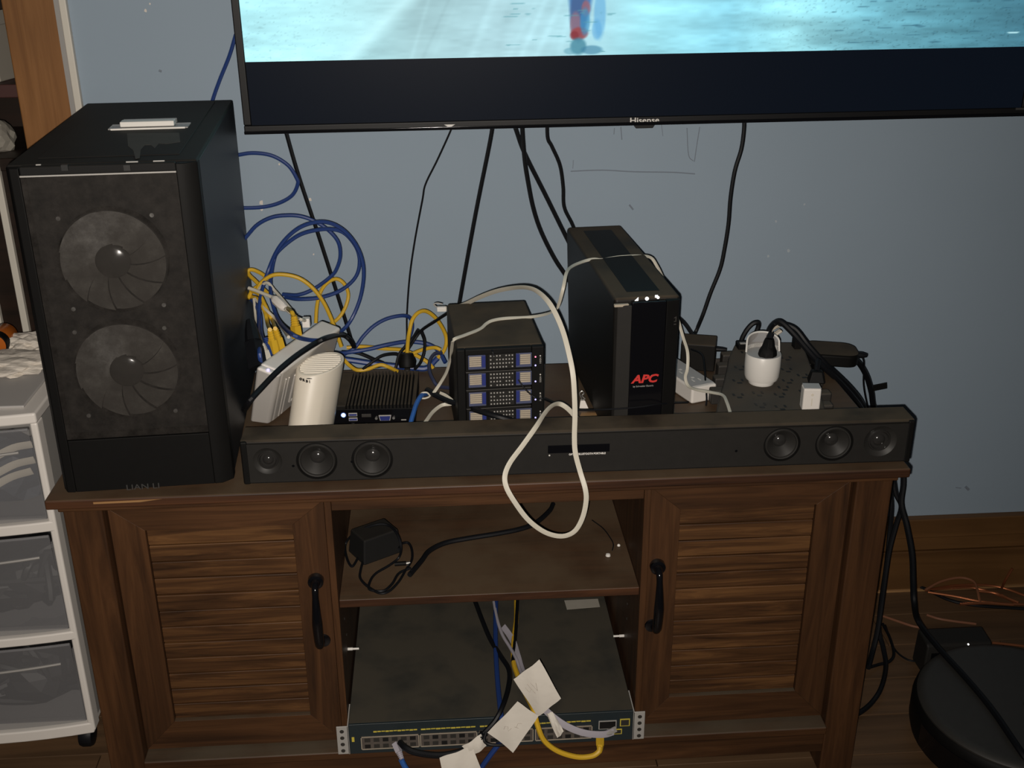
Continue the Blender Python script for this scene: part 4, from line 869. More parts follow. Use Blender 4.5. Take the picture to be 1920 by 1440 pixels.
cable('thin_lead', [(1600,662,.40),(1612,664,.405),(1619,675,.42),(1620,690,.435),(1619,715,.45),(1622,740,.46),(1630,775,.475),(1640,815,.48)], .0016, 'black_rubber', 'thin black lead from the tip of the flat black adapter', 'cable')
cable('cable_loop', [(1393,655,.44),(1390,640,.44),(1398,622,.44),(1410,608,.44),(1420,605,.44),(1422,612,.44),(1415,628,.44),(1404,640,.44),(1400,652,.44)], .0046, 'black_rubber', 'tight loop of black cord above the back left of the surge protector', 'cord loop')
tagp = P(1637,728,.455)
tag(MB().box(0,.026,-.001,.001,-.006,.006).build('cable_tag', 'black', None, bev=.0006, loc=tagp, rot=(0,-.18,0)), 'small black tag sticking out of the cord at the right', 'tag')
# flat black adapter on the far right
fb = P(1508, 700, .385); ft_ = Z(1560, 690, H+.045)
fa = thing('flat_adapter', 'flat rounded black power adapter propped over the back of the surge protector', 'power adapter', (P(1556,670,.385).x, .385, P(1556,670,.385).z-.006), rot=(0, .05, -.14))
pts = []; hw_, hd_, rr_ = .045, .032, .021
for cx_, cy_, a0 in ((hw_-rr_,hd_-rr_,0),(-hw_+rr_,hd_-rr_,90),(-hw_+rr_,-hd_+rr_,180),(hw_-rr_,-hd_+rr_,270)):
    for i in range(6): a = math.radians(a0+18*i); pts.append((cx_+rr_*math.cos(a), cy_+rr_*math.sin(a), 0))
MB().prism(pts, (0,0,.022)).build('shell', 'black', fa, bev=.004); MB().prism([(x*.97,y*.97,.022) for x, y, z in pts], (0,0,.001)).build('lid', 'black_dusty', fa)
MB().lathe([(.006,0),(.0055,.012),(.003,.02)], (hw_-.002,0,.014), 'x', 12).build('lead_boot', 'black_rubber', fa, smooth=True)
MB().box(-.03, -.002, -.020, .006, -.0150, .0).build('plug_base', 'black', fa, bev=.002)
# white charger standing on the strip, black plug behind it
ub = Z(1520, 772, zt_-.0)
uc = thing('usb_charger', 'slim white charger block plugged into the front right of the surge protector', 'charger', (ub.x, ub.y, zt_), -.12)
MB().box(-.0135, .0135, 0, .022, 0, .038).build('block', 'white_plastic', uc, bev=.003)
MB().box(-.0125, .0125, .001, .021, .0378, .0386).build('top_face', 'adapter_top', uc)
g = MB(); g.lathe([(.0016,-.0006),(.0022,-.0006),(.0022,.0004)], (0,0,.028), 'y', 14); g.box(-.0008,.0008,-.0005,.0004,.010,.022); g.build('embossed_mark', 'warm_white', uc)
bp_ = Z(1530, 716, zt_)
bq = thing('power_plug', 'squat black plug on the surge protector behind the white charger', 'plug', (bp_.x, bp_.y, zt_), -.2)
MB().hexa([(-.014,-.011,0),(.014,-.011,0),(.014,.013,0),(-.014,.013,0),(-.009,-.005,.020),(.009,-.005,.020),(.009,.009,.020),(-.009,.009,.020)]).build('moulding', 'black', bq, bev=.003)
MB().tube([(0,.004,.018),(.001,.010,.026),(.003,.020,.030)], .0045, 8).build('strain_relief', 'black_rubber', bq, smooth=True)
# black power brick behind the battery backup, and the white strip before it
br = thing('power_brick', 'black rectangular power brick standing between the battery backup and surge protector', 'power brick', (P(1303,690,.40).x, .385, H), -.28)
MB().box(-.030, .030, 0, .050, .0, .050).build('brick', 'black_dusty', br, bev=.003)
MB().lathe([(.0045,0),(.004,.010),(.0025,.018)], (.030,.03,.032), 'x', 12).build('lead_boot', 'black_rubber', br, smooth=True)
ws_a, ws_b = Z(1318,720,H+.03), Z(1272,690,H+.03)
wdir = Vector((ws_b.x-ws_a.x, ws_b.y-ws_a.y, 0)).normalized(); ang = math.atan2(-wdir.x, wdir.y)
ws = thing('power_strip', 'white power strip poking out behind the battery backup', 'power strip', (ws_a.x, ws_a.y, H), ang)
MB().box(-.024, .024, -.006, .16, .0, .029).build('body', 'white_plastic', ws, bev=.004)
MB().box(-.021, .021, .0, .155, .0288, .0296).build('outlet_face', 'adapter_top', ws)
for y in (.02, .058, .096):
    for dx, dy, w_, h_ in ((-.006,.0,.0011,.0042),(.006,.0,.0011,.0042),(0,.011,.0024,.0022)): MB().box(dx-w_, dx+w_, y+dy-h_, y+dy+h_, .0292, .0299).build('outlet_slot', 'white_shine', ws)
# small white parts
wt = thing('cord_end', 'small white connector with bent clip at the foot of the battery backup', 'connector', Z(1092,765,H))
g = MB(); g.hexa([(-.006,-.006,0),(.010,-.006,0),(.008,.006,0),(-.004,.006,0),(-.004,-.003,.014),(.004,-.003,.014),(.003,.004,.014),(-.003,.004,.014)]); g.build('plug_body', 'white_plastic', wt, bev=.001)
MB().tube(smooth_path([(0,0,.013),(-.003,0,.020),(-.005,0,.026),(-.001,0,.030),(.002,0,.026),(-.001,0,.022),(.004,0,.016)],4), .0011, 6).build('bent_clip', 'steel', wt, smooth=True)
tag(MB().box(-.03, .03, -.015, .02, 0, .010).build('white_dongle', 'white_plastic', None, bev=.003, loc=Z(768,812,H), rot=(0,0,.02)), 'flat white dongle behind the sound bar before the mini computer', 'dongle')
tag(MB().prism([(-.022,-.012,0),(.026,-.014,0),(.03,.006,0),(-.016,.010,0)], (0,0,.004)).build('wood_offcut', 'wood_raw', None, loc=Z(1110,782,H)), 'reddish wood offcut on the table beside the battery backup foot', 'offcut')
# ------------------------------------------------------------------ cables on the wall
W_ = YW-.006
def wc(nm, pts, r, label, y=W_, m='black_rubber', cat='cable', group='cables hanging on the blue wall'): return cable(nm, [p if isinstance(p, Vector) else (p[0], p[1], y) for p in pts], r, m, label, cat, group)
wc('television_cable', [(530,225),(537,250),(560,330),(600,450),(635,560),(662,648)], .0036, 'straight black cable slanting from the left of the television to the table')
wc('television_cable', [(852,225),(845,245),(820,300),(798,345),(792,375),(778,450),(768,520),(763,590),(762,640),(752,690)], .0017, 'thin black lead bending down the wall left of the drive enclosure')
wc('television_cable', [(925,220),(920,260),(892,400),(862,565),(850,640)], .0038, 'straight black cable from the television to behind the drive enclosure')
wc('television_cable', [(962,225),(970,250),(985,290),(1025,370),(1062,445),(1100,520)], .0040, 'black cable crossing another and running diagonally behind the battery backup')
wc('television_cable', [(979,220),(980,250),(984,300),(990,340),(1000,390),(1015,435),(1040,485),(1063,520),(1100,580)], .0040, 'black cable curving inward behind the lower left of the battery backup', y=W_-.009)
wc('television_cable', [(1026,220),(1027,258),(1035,275),(1050,310),(1056,350),(1058,388),(1073,420),(1085,450)], .0034, 'wavy black cable dropping to the top of the battery backup')
wc('television_cable', [(1396,215),(1395,245),(1390,280),(1378,320),(1370,370),(1366,420),(1358,470),(1350,505),(1332,550),(1318,590),(1302,628),P(1297,640,.45)], .0040, 'long black double cord hanging at the right to the power brick', y=W_)
wc('television_cable', [P(1272,595,.47),P(1285,608,.47),P(1300,630,.455)], .0035, 'short black cable from the battery backup back to the power brick')
wc('network_cable', [(442,65),(430,105),(412,150),(398,190),(385,240),(378,300)], .0032, 'blue cable rising from behind the tower to the left of the television', m='blue_cable')
wc('network_cable', [(400,300),(445,291),(475,287),(510,292),(540,310),(556,334),(558,346),(548,366),(525,380),(495,388),(457,390),(420,388)], .0033, 'single blue cable loop sticking out beside the tower', m='blue_cable', y=W_-.008)
# blue coil
Y1 = .46
cable('network_cable', [(430,480,Y1),(461,445,Y1),(482,422,Y1),(509,408,Y1),(538,404,Y1),(565,406,Y1),(592,416,Y1),(617,433,Y1),(634,454,Y1),(638,479,Y1),(632,502,Y1),(621,518,Y1),(590,541,Y1),(560,553,Y1),(530,552,.47)], .0032, 'blue_cable', 'blue cable arching from behind the tower into the coil, smallest arc', 'network cable', 'blue network cables')
Y1 = .43
cable('network_cable', [(489,684,my(489)+.004),(486,655,my(486)+.02),(485,610,.33),(488,560,.39),(502,510,Y1),(523,464,Y1),(555,431,Y1),(590,417,Y1),(621,419,Y1),(650,437,Y1),(673,470,Y1),(682,510,Y1),(675,560,Y1),(655,605,.42),(630,628,.385),(606,637,my(604)-.058),(576,637,my(575)-.058),(548,627,my(548)-.038),(522,600,.33),(509,560,.38),(507,525,.42)], .0033, 'blue_cable', 'blue cable forming the large outer coil over the modem', 'network cable', 'blue network cables')
Y1 = .445
cable('network_cable', [(507,525,.42),(513,490,Y1),(523,470,Y1),(557,443,Y1),(590,432,Y1),(623,430,Y1),(648,439,Y1),(669,466,Y1),(674,495,Y1),(665,522,Y1),(638,545,Y1),(600,558,Y1),(560,561,Y1),(535,557,.46)], .0033, 'blue_cable', 'blue cable forming the inner turn of the large coil', 'network cable', 'blue network cables')
cable('network_cable', [(500,660,my(500)+.012),(490,625,.33),(487,590,.37),(478,570,.40),(470,560,.42)], .0033, 'blue_cable', 'short blue cable rising from the modem plug at the tower', 'network cable', 'blue network cables')
# blue runs right of the modem
cable('network_cable', [(640,668,.43),(665,652,.44),(680,632,.45),(700,612,.46),(725,598,.47),(755,592,.48),(770,598,.49),(772,620,.49),(758,655,.48),(745,688,.44)], .0033, 'blue_cable', 'blue cable arching up between the modem and drive enclosure', 'network cable', 'blue network cables')
cable('network_cable', [(612,664,.40),(645,662,.42),(690,655,.43),(730,646,.44),(765,641,.45),(800,645,.45),(822,658,.44),(835,680,.42)], .0036, 'blue_cable', 'blue cable running flat above the mini computer towards the drive enclosure', 'network cable', 'blue network cables')
cable('network_cable', [(630,672,.42),(660,676,.42),(700,682,.42),(735,686,.42),(775,690,.42),(800,690,.42),(820,672,.43)], .0050, 'blue_cable', 'thick dark blue cable lying along the back edge of the table', 'network cable', 'blue network cables')
cable('network_cable', [(828,662,.40),(815,664,.39),(806,676,.37),(805,695,.35),(812,712,.33),(822,724,.32),(846,728,.30)], .0030, 'navy_cable', 'grey-blue cable loop beside the left of the drive enclosure', 'network cable', 'blue network cables')
cable('network_cable', [(800,738,.22),(790,742,.20),(781,757,.18),(775,775,.16),(770,795,.14),(772,812,.12)], .0036, 'blue_bright', 'short bright blue cable dropping beside the mini computer', 'network cable', 'blue network cables')
# yellow patch cables
cable('network_cable', [(551,592,my(551)+.01),(546,584,my(551)+.02),(536,576,.375),(522,566,.39),(500,548,.41),(480,528,.43),(466,514,.445),(468,506,.45),(480,508,.45),(497,520,.44),(485,535,.43),(473,545,.42),(465,560,.41)], .0033, 'yellow_cable', 'yellow cable looping to the tower from the modem port', 'network cable', 'yellow patch cables')
cable('network_cable', [(480,548,.42),(490,530,.42),(512,516,.42),(540,516,.42),(565,524,.42),(588,542,.42),(606,566,.42),(620,595,.42),(630,622,.42),(640,650,.42)], .0034, 'yellow_cable', 'long yellow cable arching over the modem to the right', 'network cable', 'yellow patch cables')
cable('network_cable', [(592,606,.44),(594,575,.45),(600,550,.46),(612,532,.465),(630,523,.47),(645,532,.47),(653,552,.47),(648,575,.465),(636,595,.46),(620,608,.45),(606,615,.44)], .0032, 'yellow_cable', 'yellow cable making an upright loop behind the modem', 'network cable', 'yellow patch cables')
cable('network_cable', [(506,618,my(508)+.018),(502,608,.33),(498,590,.365),(492,575,.38),(482,560,.40),(468,556,.42)], .0032, 'yellow_cable', 'left yellow cable of the pair plugged into the modem', 'network cable', 'yellow patch cables')
cable('network_cable', [(516,616,my(520)+.018),(512,604,.34),(506,592,.365),(497,572,.38),(486,552,.40),(470,545,.42)], .0032, 'yellow_cable', 'right yellow cable of the pair plugged into the modem', 'network cable', 'yellow patch cables')
cable('network_cable', [(763,684,.36),(764,650,.38),(767,625,.40),(773,600,.41),(785,586,.42),(800,584,.43),(818,598,.44),(833,622,.45),(837,640,.45),(832,658,.44),(820,672,.43)], .0034, 'yellow_cable', 'yellow cable making a tall hoop beside the drive enclosure', 'network cable', 'yellow patch cables')
cable('network_cable', [(650,652,.46),(680,650,.46),(720,654,.45),(752,656,.44),(775,664,.43),(800,678,.42),(812,690,.42)], .0033, 'yellow_cable', 'yellow cable lying along the wall behind the blue cables', 'network cable', 'yellow patch cables')
cable('network_cable', [(640,668,.42),(655,685,.41),(670,694,.40),(690,692,.40),(712,684,.40),(728,688,.40),(745,696,.41)], .0033, 'yellow_cable', 'yellow cable sagging onto the mini computer back edge', 'network cable', 'yellow patch cables')
cable('network_cable', [(752,676,.40),(772,664,.41),(795,655,.42),(815,652,.43),(826,656,.43)], .0033, 'yellow_cable', 'short yellow cable crossing towards the drive enclosure', 'network cable', 'yellow patch cables')
# plugs in the modem
def plug(nm, m, label, a, b_, r, rib=True, cat='plug'):
    a, b_ = path([a, b_]); d = b_-a; t = thing(nm, label, cat, a); L_ = d.length
    MB().tube([Vector((0,0,0)), d*.30, d*.55], [r*1.0,r*1.0,r*.95], 4).build('plug_body', m, t)
    if rib: MB().tube([d*(.55+.05*k) for k in range(10)], [r*(.95 if k % 2 else .72)*(1-.035*k) for k in range(10)], 8).build('boot', m, t)
    else: MB().tube([d*.55, d*.8, d], [r*.9,r*.7,r*.4], 8).build('boot', m, t, smooth=True)
    return t
plug('network_plug', 'yellow_cable', 'yellow plug standing alone in the modem', (557,634,my(557)+.006), (551,592,my(557)+.010), .0082)
plug('network_plug', 'yellow_cable', 'left plug of the yellow pair in the modem', (515,664,my(515)+.006), (506,618,my(515)+.018), .0070)
plug('network_plug', 'yellow_cable', 'right plug of the yellow pair in the modem', (527,656,my(527)+.006), (516,616,my(527)+.016), .0070)
plug('network_plug', 'white_cable', 'white plug in the modem next to the blue cables', (501,674,my(501)+.005), (492,645,my(501)+.012), .0065)
plug('network_plug', 'blue_cable', 'blue plug in the modem behind the white one', (509,668,my(509)+.014), (499,634,my(509)+.03), .0070)
plug('power_plug', 'black_rubber', 'thick black power plug at the tower end of the modem', (484,690,my(484)+.010), (468,600,my(484)+.06), .0135, rib=False)
# white coupler and its leads
cable('white_lead', [(466,540,.40),(478,544,.395),(495,551,.385),(512,558,.375)], .0030, 'white_cable', 'white lead from the tower to the coupler', 'cable')
cpl = thing('cable_coupler', 'white inline cable coupler hanging above the modem ports', 'coupler', P(511,557,.37))
ca_, cb_ = P(511,557,.37), P(536,580,.345); d = cb_-ca_
MB().tube([d*.0, d*.12, d*.25, d*.75, d*.95, d*1.05], [.0035,.0062,.0082,.0082,.0060,.0032], 8).build('coupler_body', 'white_plastic', cpl, smooth=True)
cable('white_lead', [(534,578,.335),(548,590,.335),(562,598,my(562)+.01),(572,601,my(572)+.004)], .0026, 'white_cable', 'short white lead from the coupler to the modem socket', 'cable')
lc_ = thing('white_connector', 'white block connector on the back corner of the modem', 'connector', P(574,604,my(574)+.006))
MB().hexa([(-.006,-.005,-.008),(.006,-.005,-.008),(.006,.007,-.008),(-.006,.007,-.008),(-.006,-.005,.007),(.006,-.005,.007),(.006,.007,.007),(-.006,.007,.007)]).build('block', 'white_shine', lc_, bev=.0015); MB().lathe([(.002,-.006),(.0038,-.0058),(.0038,-.004)], (0,0,-.001), 'y', 12).build('ring', 'white_plastic', lc_, smooth=True)
cable('white_lead', [(482,545,.42),(500,530,.41),(515,545,.40),(530,562,.38),(545,580,.36)], .0026, 'white_cable', 'thin white lead behind the coupler', 'cable')
cable('white_lead', [(478,560,.40),(500,582,.37),(520,602,.345),(541,632,my(541)+.01)], .0026, 'white_cable', 'white lead passing under the blue coil to the modem', 'cable')
cable('white_lead', [(476,560,.40),(480,600,.37),(486,625,.32),(492,645,my(501)+.014)], .0022, 'white_cable', 'thin white lead down to the white modem plug', 'cable')
# black leads across the modem
cable('black_lead', [PM(458,768,.004),PM(470,750,.012),PM(490,728,.009),PM(520,697,.008),PM(555,668,.008),PM(590,645,.010),PM(612,634,.014),(640,628,.36),(655,636,.38),(664,650,.40)], .0042, 'black_rubber', 'black cord crossing diagonally over the front of the modem', 'cable')
cable('black_lead', [(672,700,.40),(690,685,.40),(715,668,.41),(740,664,.42),(752,668,.42),(762,660,.42),(775,640,.42),(790,620,.42),(815,603,.40),(838,588,.38)], .0026, 'black_rubber', 'black lead rising from the mini computer to the drive enclosure top', 'cable')
cable('black_lead', [(790,622,.42),(796,640,.42),(795,660,.41),(788,680,.40),(778,692,.38)], .0028, 'black_rubber', 'black lead hanging in a bow beside the yellow hoop', 'cable')
cable('black_lead', [(784,618,.42),(770,640,.42),(750,662,.41),(742,690,.40)], .0028, 'black_rubber', 'black lead dropping behind the yellow hoop', 'cable')
cable('black_lead', [(640,660,.44),(670,662,.44),(700,674,.43),(720,684,.42),(690,690,.42)], .0030, 'black_rubber', 'black lead among the blue cables behind the mesh router', 'cable')
bpz = Z(764,702,H+.036)
bpk = thing('power_plug', 'rounded black plug resting on the back of the mini computer', 'plug', bpz)
MB().tube([(0,0,.012),(0,.004,.020),(0,.008,.034)], [.013,.0145,.010], 14).build('moulding', 'black', bpk, smooth=True); MB().lathe([(.003,0),(.0045,.001),(.0045,.004)], (0,-.006,.0085), 'z', 10).build('knob', 'charcoal', bpk, smooth=True)
cable('black_lead', [(800,732,.22),(815,740,.20),(840,752,.17),(862,758,.15),(890,768,.10),(930,780,.075),(965,790,.072),(985,797,.072)], .0044, 'black_rubber', 'thick black lead crossing the front of the drive enclosure', 'cable')
cable('black_lead', [(838,583,.31),(870,584,.30),(893,584,.29),(901,600,.26),(905,620,.22),(912,640,.15),(922,655,.105),(926,668,.098)], .0012, 'black_rubber', 'hair-thin black wire over the top of the drive enclosure', 'wire')
cable('black_lead', [(972,712,.095),(985,730,.092),(1003,745,.09),(1018,748,.085),(1035,755,.10),(1060,764,.10),(1090,769,.09),(1150,767,.07),(1200,763,.07),(1240,757,.08),(1290,755,.12)], .0012, 'black_rubber', 'hair-thin black wire running low across the battery backup front', 'wire')
cable('black_lead', [(1296,655,.37),(1316,665,.33),(1321,690,.30),(1323,720,.27),(1325,745,.25),(1324,760,.24)], .0016, 'black_rubber', 'thin black lead from the power brick over the white strip', 'cable')
# ------------------------------------------------------------------ flat white cables
FW = (.0036,.0009)
def flatc(spec, label, fw=FW, up=None, nm='flat_cable'): return cable(nm, spec, .003, 'white_cable', label, 'flat cable', flat=fw, up=up)
tn = H+NH
flatc([(792,800,.10),(800,788,.12),(812,772,.15),(828,760,.17),(845,757,.17),(848,752,.175),(836,742,.19),(825,737,.20)], 'flat white lead from the white dongle to the knot', (.0028,.0009), up=(0,-1,.3))
cable('white_ring', [(806,741,.205),(800,736,.205),(791,737,.205),(788,743,.205),(793,747,.205),(803,745,.205),(808,740,.205)], .0014, 'white_cable', 'small white loop round the bright blue cable', 'cable loop')
flatc([(813,737,.20),(826,718,.20),(838,696,.19),(845,668,.17),(848,645,.14),(852,636,.13),(873,628,.15),(900,617,.18),(912,607,.20),(924,601,.21),(948,597,.22),(990,595,.225),(1020,590,.21),(1040,582,.19),(1048,570,.18),(1056,540,.17),(1062,512,.20),(1072,500,.24),(1092,491,.27),(1112,486,.28),(1130,487,.28),(1160,482,.29),(1200,480,.295),(1220,483,.30),(1231,498,.295),(1242,520,.295),(1258,560,.300),(1269,592,.30),(1280,630,.29),(1289,660,.27),(1289,690,.26),(1285,708,.25),(1291,724,.24),(1308,731,.22),(1335,736,.20),(1355,741,.18),(1363,755,.15),(1371,780,.11)], 'long flat white cable draped over the drive enclosure, battery backup and white strip', (.0026,.0010), up=(0,-.6,.8))
flatc([(832,579,.34),(848,577,.33),(870,571,.31),(900,557,.27),(930,546,.23),(960,540,.19),(985,539,.15),(1005,545,.12),(1025,562,.09),(1040,585,.07),(1055,620,.05),(1066,660,.03),(1074,700,.015),(1077,740,.008),(1078,780,.004),(1077,820,.000),(1079,850,-.004),(1088,885,-.010),(1097,915,-.02),(1099,938,-.024),(1093,968,-.026),(1080,993,-.028),(1062,1004,-.03),(1040,1004,-.03),(1015,994,-.03),(988,972,-.03),(963,938,-.028),(949,912,-.022),(947,890,-.016),(957,866,-.010),(980,835,-.002),(1005,800,.012),(1022,774,.04),(1035,761,.06),(1048,757,.075),(1062,764,.075),(1076,778,.076),(1085,790,.075)], 'wide flat white cable looping down over the sound bar and cabinet front', (.0037,.0009), up=(0,-1,.0))
wend = thing('cable_end', 'white cable end with bare clip at the drive enclosure corner', 'connector', P(832,579,.34))
MB().box(-.011,.004,-.004,.004,-.004,.004).build('plug_body', 'white_shine', wend, bev=.001); MB().tube(smooth_path([(-.010,0,.002),(-.016,0,.008),(-.010,0,.010),(-.002,0,.008)],4), .0012, 6).build('latch', 'pewter', wend, smooth=True)
# ------------------------------------------------------------------ middle shelf
zs_ = .3715
ad = thing('power_adapter', 'black wall power adapter wrapped in its lead on the middle shelf', 'power adapter', (Z(705,1035,zs_).x, Z(705,1035,zs_).y, zs_), .55)
MB().hexa([(-.036,-.026,0),(.036,-.026,0),(.036,.028,0),(-.036,.028,0),(-.031,-.022,.042),(.031,-.022,.042),(.031,.024,.042),(-.031,.024,.042)]).build('brick', 'black_case', ad, bev=.003)
MB().box(-.012,-.010,.03,.045,.016,.024).build('prong', 'steel', ad); MB().box(.010,.012,.03,.045,.016,.024).build('prong', 'steel', ad)
def sc_(nm, pts, r, label, m='black_rubber'): return cable(nm, [Z(u, v, zs_+dz) for u, v, dz in pts], r, m, label, 'cable')
sc_('adapter_lead', [(672,1045,.004),(660,1062,.004),(650,1045,.004),(648,1020,.006),(665,1000,.03),(700,985,.046),(728,985,.046),(745,1002,.044),(752,1025,.03),(748,1045,.008),(730,1060,.004),(705,1075,.004),(694,1090,.004),(693,1105,.004),(718,1108,.004),(735,1095,.004),(748,1075,.004),(770,1065,.004)], .0021, 'thin black lead looped round the adapter on the middle shelf')
sc_('adapter_lead', [(684,1040,.004),(676,1070,.004),(676,1085,.004),(690,1100,.004),(712,1112,.004),(730,1108,.004),(748,1090,.004),(760,1070,.004),(772,1050,.004),(772,1030,.006),(765,1018,.008),(752,1020,.01),(748,1030,.012)], .0021, 'second turn of thin black lead in front of the adapter')
cn = thing('lead_connector', 'black barrel connector with steel tip beside the wrapped adapter', 'connector', Z(757,1061,zs_))
MB().tube([(-.014,0,.004),(-.002,.0,.0045),(.004,0,.0045)], .0036, 10).build('barrel', 'black', cn, smooth=True); MB().tube([(.004,0,.0045),(.010,.001,.0045)], .0026, 10).build('tip', 'steel', cn, smooth=True)
cable('shelf_cord', [Z(768,1078,zs_+.006),Z(790,1052,zs_+.006),Z(805,1033,zs_+.005),Z(835,1018,zs_+.005),Z(880,1009,zs_+.005),Z(930,1001,zs_+.005),Z(975,992,zs_+.005),Z(1005,980,zs_+.005),Z(1030,958,zs_+.005),Z(1037,945,zs_+.006)], 0.0042, 'black_rubber', 'black cord running back across the middle shelf from the adapter', 'cable')
sc_('thin_wire', [(1110,975,.0015),(1130,990,.0015),(1142,1005,.0015),(1150,1020,.0015),(1148,1032,.0015)], .0009, 'fine dark wire lying at the right of the middle shelf')
tag(MB().lathe([(.002,0),(.0042,.001),(.0035,.004),(.0012,.005)], n=10).build('screw', 'white_shine', None, smooth=True, loc=Z(1140,1043,zs_)), 'larger of two pale screws on the middle shelf', 'screw')
tag(MB().lathe([(.0015,0),(.0028,.0008),(.0022,.003),(.0008,.004)], n=10).build('screw', 'white_shine', None, smooth=True, loc=Z(1160,1024,zs_)), 'smaller of two pale screws on the middle shelf', 'screw')
# ------------------------------------------------------------------ cables on the switch
zw = SZ1+.004
def sw3(spec): return [Z(p[0], p[1], zw+p[3]) if len(p) == 4 else P(*p) for p in spec]
cable('switch_cable', sw3([(890,1125,0,.003),(905,1165,0,.003),(920,1200,0,.003),(940,1232,0,.004),(955,1258,0,.008),(953,1290,0,.012),(942,1325,0,.016),(928,1352,-.012),(908,1374,-.02),(900,1385,-.022)]), .0042, 'black_rubber', 'black cable running forward over the switch to the paper tags', 'network cable', 'cables on the switch')
cable('switch_cable', sw3([(930,1125,0,.003),(929,1170,0,.003),(930,1230,0,.003),(934,1290,0,.004),(940,1345,-.008),(944,1372,-.014),(936,1393,-.018),(920,1415,-.02),(905,1436,-.02),(890,1460,-.02)]), .0042, 'blue_cable', 'blue cable running straight over the switch behind the tags', 'network cable', 'cables on the switch')
cable('switch_cable', sw3([(926,1128,0,.004),(932,1160,0,.006),(942,1190,0,.008),(957,1215,0,.012),(968,1235,0,.016),(978,1262,0,.02),(1000,1300,-.01)]), .0028, 'grey_cable', 'thin grey cable over the switch into the top tag', 'network cable', 'cables on the switch')
cable('switch_cable', sw3([(944,1175,0,.003),(955,1190,0,.004),(963,1205,0,.006),(970,1228,0,.01),(980,1260,0,.016),(1005,1310,-.012),(1030,1338,-.02),(1060,1360,-.024),(1095,1374,-.024),(1130,1377,-.018),(1150,1372,-.01)]), .0050, 'grey_cable', 'flat lilac-grey cable bowing from the tags to the switch right end', 'network cable', flat=(.0055,.0016), up=(0,-1,.4))
cable('switch_cable', sw3([(968,1125,0,.003),(968,1160,0,.004),(963,1200,0,.005),(963,1240,0,.006),(970,1265,0,.008),(985,1300,0,.012),(1000,1330,-.012),(1008,1360,-.026),(1020,1388,-.03),(1045,1408,-.032),(1080,1419,-.032),(1108,1418,-.03),(1122,1410,-.026),(1125,1400,-.022)]), .0042, 'yellow_cable', 'yellow cable hanging in a bow under the right of the switch', 'network cable', 'cables on the switch')
cable('switch_cable', sw3([(970,1125,0,.005),(968,1165,0,.006),(964,1215,0,.007),(962,1240,0,.008)]), .0034, 'black_rubber', 'short dark cable beside the yellow one at the back of the switch', 'network cable', 'cables on the switch')
cable('switch_cable', sw3([(750,1392,-.01),(760,1402,-.024),(780,1411,-.03),(815,1416,-.03),(845,1414,-.028),(875,1405,-.026),(898,1388,-.024),(905,1374,-.022)]), .0050, 'black_rubber', 'black cable from the left switch port bowing to the paper tags', 'network cable', 'cables on the switch')
cable('switch_cable', sw3([(752,1424,-.026),(758,1436,-.028),(768,1452,-.03),(780,1475,-.03)]), .0044, 'blue_bright', 'blue cable hanging from the left switch plug', 'network cable', 'cables on the switch')
cable('twist_band', sw3([(912,1372,-.022),(908,1388,-.028),(918,1396,-.034),(940,1397,-.034),(957,1394,-.03),(950,1389,-.026),(930,1390,-.022)]), .0026, 'black_rubber', 'black tie band twisted round the cables below the tags', 'tie band')
plug('network_plug', 'grey_cable', 'grey plug in the left port group of the switch', (741,1393,-.004), (754,1424,-.026), .0058)
plug('network_plug', 'yellow_cable', 'yellow plug at the right end of the switch', (1125,1382,-.006), (1125,1412,-.028), .0062, rib=False)
plug('network_plug', 'grey_plastic', 'grey plug at the right end of the switch', (1152,1368,-.004), (1136,1376,-.016), .0062, rib=False)
# white paper tags folded over the cables
def sheet_tag(quad, ys, label, marks, seed, fold=None):
    """quad of pixels + depth -> thin curled sheet"""
    c = [P(u, v, y) for (u, v), y in zip(quad, ys)]; n = 8; r = random.Random(seed); vs = []; o0 = c[0]
    nn = (c[1]-c[0]).cross(c[3]-c[0]).normalized()
    if nn.dot(CAM-c[0]) < 0: nn = -nn
    f = lambda s, t: (c[0]*(1-s)+c[1]*s)*(1-t)+(c[3]*(1-s)+c[2]*s)*t + nn*(.0035*math.sin(math.pi*s)*math.sin(2.2*t+.4)+.0012*math.sin(9*s+5*t+seed))
    for j in range(n+1):
        for i in range(n+1): vs.append(f(i/n, j/n)-o0)
    m = n+1; N_ = m*m; vs += [v-nn*.0005 for v in vs]
    fs = [(j*m+i,j*m+i+1,(j+1)*m+i+1,(j+1)*m+i) for j in range(n) for i in range(n)]+[(N_+j*m+i,N_+(j+1)*m+i,N_+(j+1)*m+i+1,N_+j*m+i+1) for j in range(n) for i in range(n)]
    ring = [i for i in range(m)]+[j*m+n for j in range(1,m)]+[n*m+i for i in range(n-1,-1,-1)]+[j*m for j in range(n-1,0,-1)]
    fs += [(ring[k], N_+ring[k], N_+ring[(k+1) % len(ring)], ring[(k+1) % len(ring)]) for k in range(len(ring))]
    t = thing('paper_tag', label, 'paper tag', o0, group=None); MB().add(vs, fs).build('sheet', 'paper', t, smooth=True)
    if marks:
        g = MB()
        for st_ in marks: g.tube([f(s, q)-o0+nn*.0004 for s, q in st_], .00035, 5)
        g.build('handwriting', 'pencil', t)
    return t
sheet_tag([(963,1273),(1011,1237),(1052,1309),(1008,1344)], [-.022,-.030,-.034,-.028], 'upper white paper tag folded over the grey cables', [[(.18,.30),(.22,.44),(.34,.40),(.30,.26)],[(.34,.40),(.40,.52)],[(.42,.28),(.50,.50)],[(.50,.50),(.58,.34)]], 1)
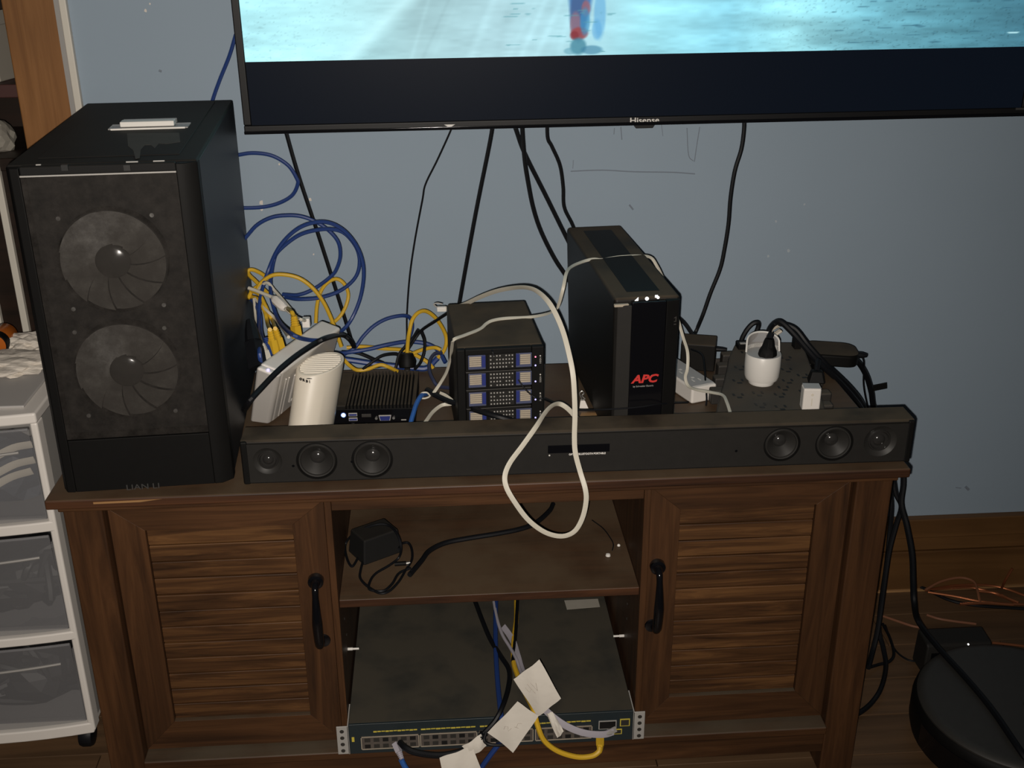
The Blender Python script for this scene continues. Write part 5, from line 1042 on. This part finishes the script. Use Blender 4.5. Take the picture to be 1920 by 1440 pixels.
sheet_tag([(914,1373),(970,1316),(1010,1342),(962,1411)], [-.030,-.036,-.034,-.042], 'middle white paper tag with two pencilled characters', [[(.32,.30),(.40,.26),(.44,.34),(.36,.44),(.46,.46)],[(.52,.52),(.54,.66)],[(.53,.58),(.62,.54),(.66,.66)]], 2)
sheet_tag([(824,1421),(885,1398),(906,1452),(835,1475)], [-.036,-.030,-.036,-.044], 'lower white paper tag at the bottom frame edge', None, 3)
sheet_tag([(866,1400),(902,1376),(912,1399),(884,1418)], [-.029,-.026,-.026,-.030], 'crumpled white paper neck above the lower tag', None, 4)
sheet_tag([(1024,1338),(1036,1334),(1057,1371),(1045,1384)], [-.024,-.024,-.032,-.032], 'narrow white paper strip curling below the upper tag', None, 5)
# ------------------------------------------------------------------ cables falling at the right end
zf = .006
cable('floor_cable', [Z(1628,1252,.012),Z(1648,1246,.006),Z(1668,1240,.005),Z(1676,1225,.005),Z(1668,1195,.005),Z(1655,1170,.005)], .0030, 'black_rubber', 'thin black cord coiled on the floor near the dock', 'cable')
cable('floor_cable', [Z(1660,1172,.004),Z(1676,1215,.004),Z(1700,1236,.004),Z(1722,1238,.004),Z(1735,1222,.004)], .0018, 'black_rubber', 'thin black lead on the floor running to the charging dock', 'cable')
cable('floor_cable', [Z(1650,1075,.01),Z(1690,1090,.006),Z(1730,1102,.006),Z(1780,1125,.006),Z(1830,1135,.006),Z(1900,1140,.006),Z(1960,1144,.006)], .0034, 'black_rubber', 'thin black cord lying along the baseboard under the copper wire', 'cable')
cw = [ [(1735,1107),(1780,1103),(1825,1102),(1870,1115),(1915,1135)], [(1740,1110),(1790,1118),(1835,1127),(1880,1132),(1930,1134)], [(1735,1106),(1765,1090),(1800,1083),(1825,1090),(1833,1108),(1838,1130)],
  [(1745,1105),(1790,1098),(1840,1097),(1880,1102),(1925,1118)], [(1835,1108),(1865,1112),(1890,1122),(1910,1130)], [(1800,1133),(1850,1131),(1900,1134)], [(1878,1101),(1885,1088),(1898,1066)],
  [(1738,1153),(1760,1160),(1790,1165),(1830,1170)], [(1655,1155),(1690,1167),(1712,1174),(1735,1178)], [(1860,1205),(1890,1208),(1925,1212)] ]
wl = ['topmost strand of the copper speaker wire bundle','lower strand of the copper speaker wire bundle','hooped strand of the copper speaker wire','middle strand of the copper speaker wire bundle','short bright strand right of the copper wire hoop','lowest short strand under the copper wire bundle','copper wire end sticking up at the baseboard','loose copper strand on the floor behind the charging dock','copper strand on the floor between the cabinet and dock','copper strand leading right from the charging dock']
for i, (pts, lb) in enumerate(zip(cw, wl)):
    up_ = [Z(u, v, .008+.004*(i % 3)+(.012*math.sin(math.pi*k/(len(pts)-1)) if i == 2 else 0)) for k, (u, v) in enumerate(pts)]
    if i == 6: up_ = [Z(1878,1103,.01), P(1885,1088,.50), P(1898,1066,.50)]
    cable('speaker_wire', up_, .0026, 'copper_jacket' if i in (2,7,8) else 'copper', lb, 'speaker wire', group='copper speaker wires by the baseboard')
bpy.context.view_layer.update()
